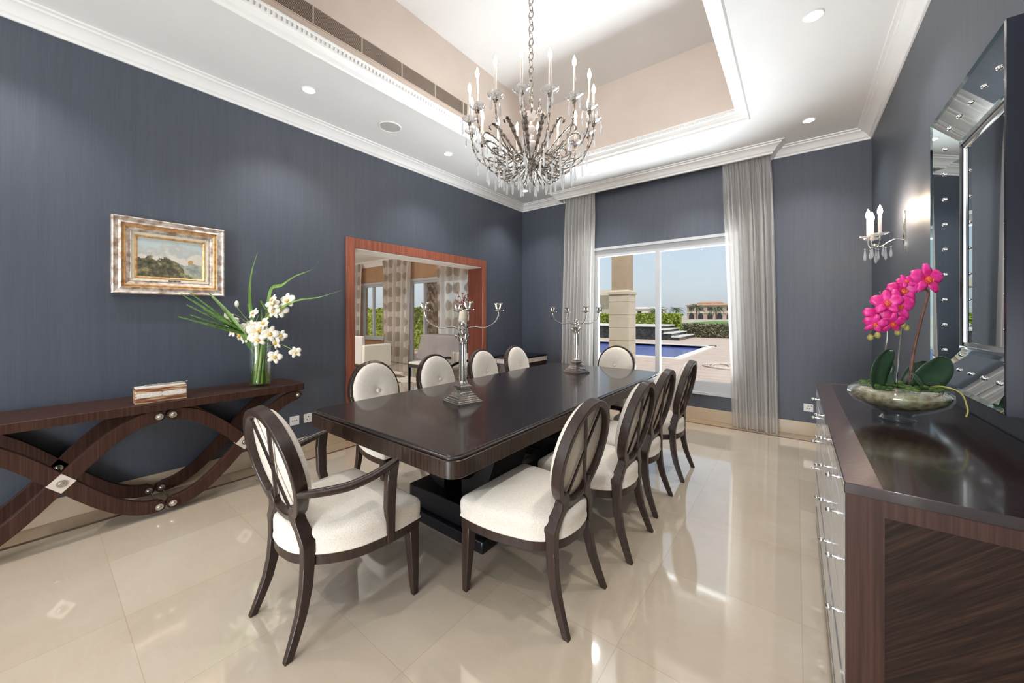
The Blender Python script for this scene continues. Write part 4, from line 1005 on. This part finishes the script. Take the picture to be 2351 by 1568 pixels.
# clothed table
t = thing('draped_table', 'high side table under the grey cloth, seen through the doorway', 'table', (-6.2, 5.62, 0))
b = MB()
for x in (-.52,.52):
    for y in (-.13,.13): b.box(x-.03,x+.03,y-.03,y+.03,0,.90)
b.box(-.57,.57,-.17,.17,.86,.895); b.build('base', M['black'], t)
t = MB()
rings = []
for s_, z in ((.02,.908),(.97,.908),(1.0,.900),(1.01,.86),(1.05,.74),(1.10,.60),(1.15,.47),(1.18,.38)):
    rg = []
    n = 96
    for k in range(n):
        a = 2*PI*k/n; cx_, sy_ = math.cos(a), math.sin(a); e = 5
        den = (abs(cx_)**e+abs(sy_)**e)**(1/e)
        fl_ = max(0, (.9-z))*(.10*math.sin(a*9)+.05*math.sin(a*17+1))
        rg.append((-6.2+.66*s_*cx_/den*(1+fl_*.5), 5.62+.24*s_*sy_/den*(1+fl_*1.2), z + (0.03*math.sin(a*4+.5) if z < .45 else 0)))
    rings.append(rg)
t.loft(rings); tag(t.build('tablecloth', M['cloth'], None, smooth=60, solid=.004), 'grey satin cloth draped over the living room side table', 'tablecloth')
# vase with blossom on it
t = thing('porcelain_vase', 'blue and white porcelain vase on the grey clothed table', 'vase', (-5.62, 5.62, .911))
blue = noisy('blue and white glaze', (.75,.77,.78), (.02,.10,.22), (14,14,14), rough=.15, lo=.48, hi=.52, coat=.5)
MB().lathe([(.05,0),(.06,.01),(.075,.05),(.11,.12),(.125,.19),(.11,.25),(.09,.27)], 24).build('body', blue, t, smooth=60)
MB().lathe([(.09,.268),(.105,.30),(.115,.40),(.10,.50),(.07,.55),(.075,.57)], 24).build('neck', M['petalw'], t, smooth=60)
t = thing('blossom_spray', 'pink blossom twigs in the porcelain vase', 'flowers', (-5.62, 5.62, 1.47))
rnd = random.Random(9); tw = MB(); bl = MB()
for k in range(16):
    a = rnd.uniform(0,2*PI); r_ = rnd.uniform(.05,.22); h = rnd.uniform(.15,.42)
    tw.tube([(0,0,-.05),(r_*.4*math.cos(a),r_*.4*math.sin(a),h*.5),(r_*math.cos(a),r_*math.sin(a),h)], .004, 5)
    for q in range(7):
        u_ = rnd.uniform(.4,1); bl.ball((r_*u_*math.cos(a)+rnd.uniform(-.02,.02),r_*u_*math.sin(a)+rnd.uniform(-.02,.02),h*u_), .014, 6, 4)
tw.build('twigs', M['stem'], t); bl.build('blossoms', noisy('dusty pink blossom', (.45,.12,.14), (.62,.34,.34), (60,60,60), rough=.7), t, smooth=60)
# white sofa, bench, rug
t = thing('white_sofa', 'low white sofa under the left living room window', 'sofa', (-9.6, 5.55, 0))
b = MB(); b.box(-1.3,.95,-.45,.25,.10,.46); b.build('seat', M['petalw'], t, bevel=.04)
b = MB(); b.box(-1.3,.95,-.52,-.42,.10,.82); b.build('backrest', noisy('white sofa fabric', (.66,.63,.60), (.72,.69,.66), (90,90,90), rough=.9), t, bevel=.03)
for x0, x1 in ((-1.35,-1.2),(.88,1.02)): MB().box(x0,x1,-.5,.3,0,.6).build('armrest', M['petalw'], t, bevel=.03)
t = thing('dark_bench', 'dark stool bench with a pale cushion just inside the living room', 'bench', (-4.98, 4.15, 0))
b = MB(); b.box(-.32,.32,-.22,.22,.46,.51); b.build('apron', M['black'], t, bevel=.004)
MB().box(-.31,.31,-.21,.21,.51,.55).build('cushion', M['cream'], t, bevel=.015)
for sx in (-1,1):
    for sy in (-1,1): MB().posts([(sx*.30,sy*.20,0,.026,.026),(sx*.30,sy*.20,.46,.04,.04)]).build('leg', M['black'], t)
t = thing('upholstered_armchair', 'black carved armchair with a pale striped seat beside the clothed table', 'armchair', (-5.2, 4.85, 0))
stripe = noisy('pale stripe', (.62,.58,.52), (.38,.32,.27), (14,.5,.5), rough=.8, lo=.45, hi=.55)
MB().box(-.3,.3,-.3,.3,.18,.40).build('seat', stripe, t, bevel=.05)
for sx in (-1,1):
    b = MB(); b.tube(spline([(sx*.33,-.3,.2),(sx*.33,-.3,.44),(sx*.33,.1,.50),(sx*.33,.34,.48)],5), .025, 8); b.build('arm_frame', M['black'], t, smooth=60)
MB().box(-.3,.3,.27,.35,.3,.62).build('backrest', stripe, t, bevel=.03)
for sx in (-1,1):
    for sy in (-1,1): MB().posts([(sx*.27,sy*.27,0,.03,.03),(sx*.27,sy*.27,.24,.05,.05)]).build('leg', M['black'], t)
rnd = random.Random(4)
def hide(cx, cy, rx, ry, nm, lb):
    b = MB(); n = 30; rg = []
    for k in range(n):
        a = 2*PI*k/n; q = 1+.22*math.sin(3*a+1)+.12*math.sin(5*a)
        rg.append((cx+rx*q*math.cos(a), cy+ry*q*math.sin(a)))
    b.prism(rg, .001, .010, 'z')
    m = noisy('cowhide', (.12,.06,.025), (.62,.56,.48), (2.2,2.2,2.2), rough=.9, lo=.46, hi=.52)
    tag(b.build(nm, m), lb, 'rug')
hide(-7.35, 4.6, 1.1, .7, 'cowhide_rug', 'brown and white cowhide rug on the living room floor')

# ------------------------------------------------------------------ outside: terrace, pool, garden, villas
pave = noisy('pink stone paving', (.50,.38,.31), (.62,.50,.43), (1.3,4,1), rough=.8, nscale=1.4)
grav = noisy('dry pale ground', (.42,.36,.28), (.50,.44,.35), (.2,.2,1), rough=.9)
b = MB(); b.box(-60,-3.12,YF+.26,12.6,-.12,-.04); b.box(-3.12,60,YF+.26,30,-.12,-.04); b.box(-60,-3.12,18.3,30,-.12,-.04)
struct(b.build('terrace_paving', pave))
b = MB(); b.box(-900,900,30,1500,-.30,-.10); b.box(-900,-60,-20,30,-.3,-.1); b.box(60,900,-20,30,-.3,-.1)
struct(b.build('ground', grav))
b = MB(); b.box(-14,-3.12,12.6,18.3,-1.4,-1.3); b.box(-14.1,-14,12.6,18.3,-1.4,-.05); b.box(-3.12,-3.02,12.6,18.3,-1.4,-.05); b.box(-14,-3.12,12.5,12.6,-1.4,-.05); b.box(-14,-3.12,18.3,18.4,-1.4,-.05)
tile = mat('blue pool mosaic', (.02,.045,.22), .35)
pl = struct(b.build('pool', tile))
wat = noisy('pool water', (.05,.075,.30), (.08,.12,.42), (3,3,1), rough=.22, lo=.3, hi=.7, spec=.25)
MB().box(-14,-3.12,12.6,18.3,-.2,-.14).build('pool_water', wat, pl)
b = MB(); b.box(-14,-2.82,12.3,12.6,-.06,-.005); b.box(-3.12,-2.82,12.6,18.6,-.06,-.005); b.box(-14,-2.82,18.3,18.6,-.06,-.005)
b.build('coping', noisy('white coping', (.72,.68,.62), (.80,.76,.70), (5,5,5), rough=.7), pl)
t = thing('pool_ladder', 'curved steel pool ladder at the near edge of the pool', 'ladder', (-4.8,12.55,-.03))
for x in (-.22,.22):
    b = MB(); b.tube(spline([(x,-.25,0),(x,-.22,.55),(x,.0,.75),(x,.25,.60),(x,.32,-.12)],6), .022, 8); b.build('rail', M['chrome'], t, smooth=60)
# raised black terrace with steps
blk = noisy('black mosaic tile', (.012,.014,.018), (.05,.055,.06), (9,9,9), rough=.25)
wh = noisy('white stone nosing', (.66,.64,.60), (.76,.74,.70), (6,6,6), rough=.6)
t = thing('raised_terrace', 'raised black tiled terrace with white edged steps beyond the pool', 'terrace', (-8.55, 22.2, -.04))
MB().box(-9,2.2,-.6,3.3,0,.74).build('body', blk, t); MB().box(-9.1,2.3,-.68,3.3,.74,.81).build('coping', wh, t)
for i in range(3):
    z0 = .55-.19*i
    MB().box(2.2+.42*i,2.62+.42*i,-.5,3.0,0,z0).build('step', blk, t)
    MB().box(2.2+.42*i,2.66+.42*i,-.56,3.0,z0,z0+.05).build('nosing', wh, t)
for i in range(2):
    MB().box(-9,-3.2,-.95-.35*i,-.6-.35*i,0,.50-.22*i).build('step', blk, t)
    MB().box(-9,-3.2,-1.0-.35*i,-.6-.35*i,.50-.22*i,.55-.22*i).build('nosing', wh, t)
# column of the veranda
st = noisy('cream stone', (.58,.50,.38), (.66,.58,.46), (2,2,2), rough=.8)
t = thing('stone_column', 'square cream stone column with grooved base standing on the terrace outside the window', 'column', (-3.15, 8.22, -.04))
b = MB(); z = 0; hgt = [.0,.26,.53,.82,1.11,1.40,1.69,1.86]
for z0, z1 in zip(hgt[:-1], hgt[1:]): b.box(-.23,.23,-.22,.22,z0+.008,z1-.008)
b.box(-.222,.222,-.212,.212,0,1.86); b.build('base', st, t)
MB().loft([[(-.25,-.24,1.86),(.25,-.24,1.86),(.25,.24,1.86),(-.25,.24,1.86)],[(-.25,-.24,1.92),(.25,-.24,1.92),(.25,.24,1.92),(-.25,.24,1.92)],[(-.19,-.18,1.96),(.19,-.18,1.96),(.19,.18,1.96),(-.19,.18,1.96)]]).build('cap', st, t)
MB().box(-.185,.185,-.175,.175,1.95,4.6).build('shaft', noisy('tan render', (.42,.31,.21), (.47,.36,.25), (3,3,3), rough=.85), t)
# veranda roof carried by it (throws the diagonal shade)
t = thing('veranda_roof', 'veranda beam and eaves above the stone column outside', 'roof', (-3.15, 8.2, 4.56))
MB().box(-5.2,.35,-.28,.28,0,.45).build('beam', st, t); MB().box(-5.2,.35,-2.6,.5,.45,.6).build('eaves', st, t)
# garden pavilion at the left
t = thing('garden_pavilion', 'cream garden pavilion with flared column tops left of the stone column', 'pavilion', (-12.6, 27.2, -.04))
for x in (-2.4, .95):
    b = MB(); b.box(x-.28,x+.28,-.3,.3,0,2.2); b.loft([[(x-.3,-.3,2.1),(x+.3,-.3,2.1),(x+.3,.3,2.1),(x-.3,.3,2.1)],[(x-.62,-.6,2.9),(x+.62,-.6,2.9),(x+.62,.6,2.9),(x-.62,.6,2.9)]]); b.build('pillar', st, t)
MB().box(-3.4,1.85,-.9,.9,2.9,3.3).build('roof', st, t)

def foliage(b, x0, x1, y0, y1, z0, z1, n, s_, rnd, dome=False):
    for _ in range(n):
        if dome:
            a = rnd.uniform(0,2*PI); c_ = rnd.uniform(-.5,1); r_ = math.sqrt(max(0,1-c_*c_))*rnd.uniform(.8,1)
            p = Vector(((x0+x1)/2+(x1-x0)/2*r_*math.cos(a), (y0+y1)/2+(y1-y0)/2*r_*math.sin(a), z0+(z1-z0)*(c_+.5)/1.5))
        else:
            f_ = rnd.random()
            p = Vector((rnd.uniform(x0,x1), rnd.uniform(y0,y1), rnd.uniform(z0,z1)))
            if f_ < .6: p.y = y0+rnd.uniform(-.06,.06)
            else: p.z = z1+rnd.uniform(-.08,.08)
        u_ = Vector((rnd.uniform(-1,1),rnd.uniform(-1,1),rnd.uniform(-1,1))).normalized(); v_ = u_.cross(Vector((rnd.uniform(-1,1),rnd.uniform(-1,1),1))).normalized()
        b.add([p-u_*s_-v_*s_*.5, p+u_*s_-v_*s_*.5, p+u_*s_*.6+v_*s_*.7, p-u_*s_*.6+v_*s_*.7], [(0,1,2,3)])
def hedge(x0,x1,y0,y1,z1,m_,lb,seed,n=2600,s_=.05,core=.08,z0=-.04):
    rnd = random.Random(seed); b = MB(); b.box(x0+core,x1-core,y0+core,y1-core,z0,z1-core); foliage(b,x0,x1,y0,y1,z0+.02,z1,n,s_,rnd)
    o = b.build('hedge', m_); tag(o, lb, 'hedge'); return o
hg = noisy('hedge leaves', (.05,.10,.02), (.22,.30,.09), (7,7,7), rough=.7, detail=5)
hy = noisy('yellow green hedge', (.10,.17,.015), (.45,.50,.06), (5,5,5), rough=.7, detail=5)
hr = noisy('ragged hedge', (.09,.11,.05), (.34,.30,.20), (6,6,6), rough=.8, detail=6)
hedge(-5.85,4,25.6,26.4,.74,hr,'ragged low hedge along the far right edge of the paving',1,5200,.06)
hedge(-16,-5.95,25.65,26.4,1.4,hy,'bright yellow green hedge behind the raised terrace',2,5200,.07)
hedge(-19,-7.6,9.6,10.4,1.62,hy,'yellow green hedge outside the living room windows',3,3500,.05)
b = MB(); b.box(-14.3,40,28.5,90,-.10,.12); tag(b.build('lawn', noisy('green lawn', (.09,.20,.035), (.15,.30,.06), (1,1,1), rough=.9)), 'green lawn beyond the ragged hedge', 'lawn', kind='stuff')
wv = noisy('pale garden wall', (.60,.55,.46), (.66,.61,.52), (.6,.6,.6), rough=.9)
struct(MB().box(-60,-14.5,60,60.3,.12,1.05).build('garden_wall', wv))

def palm(x, y, h, r_, lb, seed, nf=26, tr=.22):
    rnd = random.Random(seed); t = thing('date_palm', lb, 'palm tree', (x,y,-.1), group='date palms in the garden')
    b = MB(); n = max(6,int(h/.35)); b.lathe([(tr*(1+.18*(i%2)), h*i/n) for i in range(n+1)], 10); b.build('trunk', noisy('palm bark', (.10,.065,.045), (.26,.19,.14), (6,6,6), rough=.95), t, smooth=10)
    b = MB()
    for k in range(nf):
        a = 2*PI*k/nf+rnd.uniform(-.2,.2); up = rnd.uniform(-.1,1.1); L_ = r_*rnd.uniform(.8,1.1); pts = []
        for i in range(8):
            q = i/7; pts.append(Vector((L_*q*math.cos(a), L_*q*math.sin(a), h+L_*(up*q*.9-.85*q*q))))
        for i in range(7):
            p, q_ = pts[i], pts[i+1]; tt = (q_-p).normalized(); sd = tt.cross(Vector((0,0,1))).normalized()
            w_ = r_*.13*math.sin(PI*(.12+.85*i/7))
            for e in (0,.5):
                o_ = p+(q_-p)*e
                for s_ in (-1,1): b.add([o_-tt*.02*r_, o_+tt*.05*r_, o_+sd*s_*w_+tt*w_*.8-Vector((0,0,w_*.45))], [(0,1,2)])
            b.add([p-sd*.012*r_, p+sd*.012*r_, q_+sd*.008*r_, q_-sd*.008*r_], [(0,1,2,3)])
    b.build('fronds', noisy('dusty palm fronds', (.055,.085,.035), (.17,.21,.10), (2,2,2), rough=.8), t)
palm(-28.4,146,4.6,3.6,'date palm before the large villa, left one',31)
palm(-40.5,139,3.4,4.0,'bushy date palm left of the large villa',32,34)
palm(-34.6,143,3.8,3.0,'date palm close against the left end of the large villa',35,34)
palm(-22.2,146,3.9,3.6,'date palm before the right half of the large villa',33)
palm(-10.9,9.2,4.2,2.0,'thick trunked date palm outside the living room window',34,22,.24)
def tree(x, y, w_, h, lb, seed, m_):
    rnd = random.Random(seed); t = thing('garden_tree', lb, 'tree', (x,y,-.1))
    b = MB(); b.ball((0,0,h*.55), w_*.42, 14, 10, h/w_*.5); foliage(b,-w_/2,w_/2,-w_/2,w_/2,h*.15,h,900,w_*.07,rnd,True); b.build('crown', m_, t)
    MB().cyl((0,0,0),(0,0,h*.5),w_*.04,w_*.03,8).build('trunk', M['stem'], t)
dg = noisy('dark tree leaves', (.02,.06,.02), (.06,.13,.045), (1,1,1), rough=.8)
tree(-45.5,118,6,4.6,'dark green round tree between the white villas',41,dg)
tree(-49,112,2.6,4.4,'slim bluish tree beside the white villa',42,dg)
tree(-17.5,27.2,1.8,3.0,'small tree seen behind the garden pavilion',43,hg)

def villa(x, y, w_, d, h, floors, lb, wallm, roofm, rz=0, tower=False):
    t = thing('villa', lb, 'house', (x,y,-.1), rz)
    MB().box(-w_/2,w_/2,-d/2,d/2,0,h).build('walls', wallm, t)
    MB().loft([[(-w_/2-.5,-d/2-.5,h),(w_/2+.5,-d/2-.5,h),(w_/2+.5,d/2+.5,h),(-w_/2-.5,d/2+.5,h)],[(-w_/2-.5,-d/2-.5,h+.25),(w_/2+.5,-d/2-.5,h+.25),(w_/2+.5,d/2+.5,h+.25),(-w_/2-.5,d/2+.5,h+.25)],[(-w_*.3,-d*.2,h+.9),(w_*.3,-d*.2,h+.9),(w_*.3,d*.2,h+.9),(-w_*.3,d*.2,h+.9)]]).build('roof', roofm, t)
    fh = h/floors; dk = mat('shaded window glass', (.03,.035,.045), .2)
    n = max(3, int(w_/2.6))
    for fl_ in range(floors):
        for i in range(n):
            xx = -w_/2+w_*(i+.5)/n
            if (i % 3) == 2 and not tower: continue
            b = MB(); ww = w_/n*.28
            if fl_ == 0 and tower:
                pts = [(xx-ww,.05),(xx+ww,.05)]+[(xx+ww*math.cos(PI*q/8), fh*.52+ww*math.sin(PI*q/8)) for q in range(9)]
                b.prism(pts, -d/2-.06, -d/2+.1, 'y')
            else: b.box(xx-ww,xx+ww,-d/2-.06,-d/2+.1,fh*fl_+fh*.28,fh*fl_+fh*.78)
            b.build('window', dk, t)
    b = MB(); b.box(-w_/2-.25,w_/2+.25,-d/2-.25,d/2,fh-.12,fh+.12); b.build('string_course', wh, t)
    return t
rs = noisy('rose sandstone', (.44,.32,.25), (.50,.38,.30), (.5,.5,.5), rough=.9)
rt_ = noisy('terracotta roof', (.42,.24,.15), (.50,.31,.21), (1,3,1), rough=.8)
ww_ = noisy('white render', (.62,.58,.52), (.68,.64,.58), (.5,.5,.5), rough=.9)
villa(-26.0,158,15.5,9,5.1,2,'large rose coloured villa with arched ground floor beyond the lawn',rs,rt_,R(8),True)
vr = [o for o in bpy.data.objects if o.name.startswith('villa') and 'large rose' in o.get('label','')][0]
MB().loft([[(-4.4,-3.2,5.6),(4.4,-3.2,5.6),(4.4,3.2,5.6),(-4.4,3.2,5.6)],[(-4.4,-3.2,6.2),(4.4,-3.2,6.2),(4.4,3.2,6.2),(-4.4,3.2,6.2)],[(-3,-2,6.7),(3,-2,6.7),(3,2,6.7),(-3,2,6.7)]]).build('upper_roof', rt_, vr)
villa(-60,124,17,8,3.1,1,'long low white villa seen just right of the stone column',ww_,ww_,R(15))
villa(-47,150,13,8,3.9,1,'low cream villa behind the dark round tree',ww_,ww_,R(10))
villa(-66,98,10,7,4.4,2,'white villa far left, between pavilion and stone column',ww_,ww_,R(20))

t = MB(); rnd = random.Random(12); pts = []
for i in range(26): pts.append((-1.75+.55*math.cos(i*.9)*(.6+.02*i)+.02*i, 11.4+.7*math.sin(i*.9)*(.6+.015*i), -.02+.004*(i%3)))
t.tube(spline(pts,5), .022, 6); tag(t.build('garden_hose', M['sleeve'], smooth=60), 'coiled pale hose lying on the paving right of the pool', 'hose')
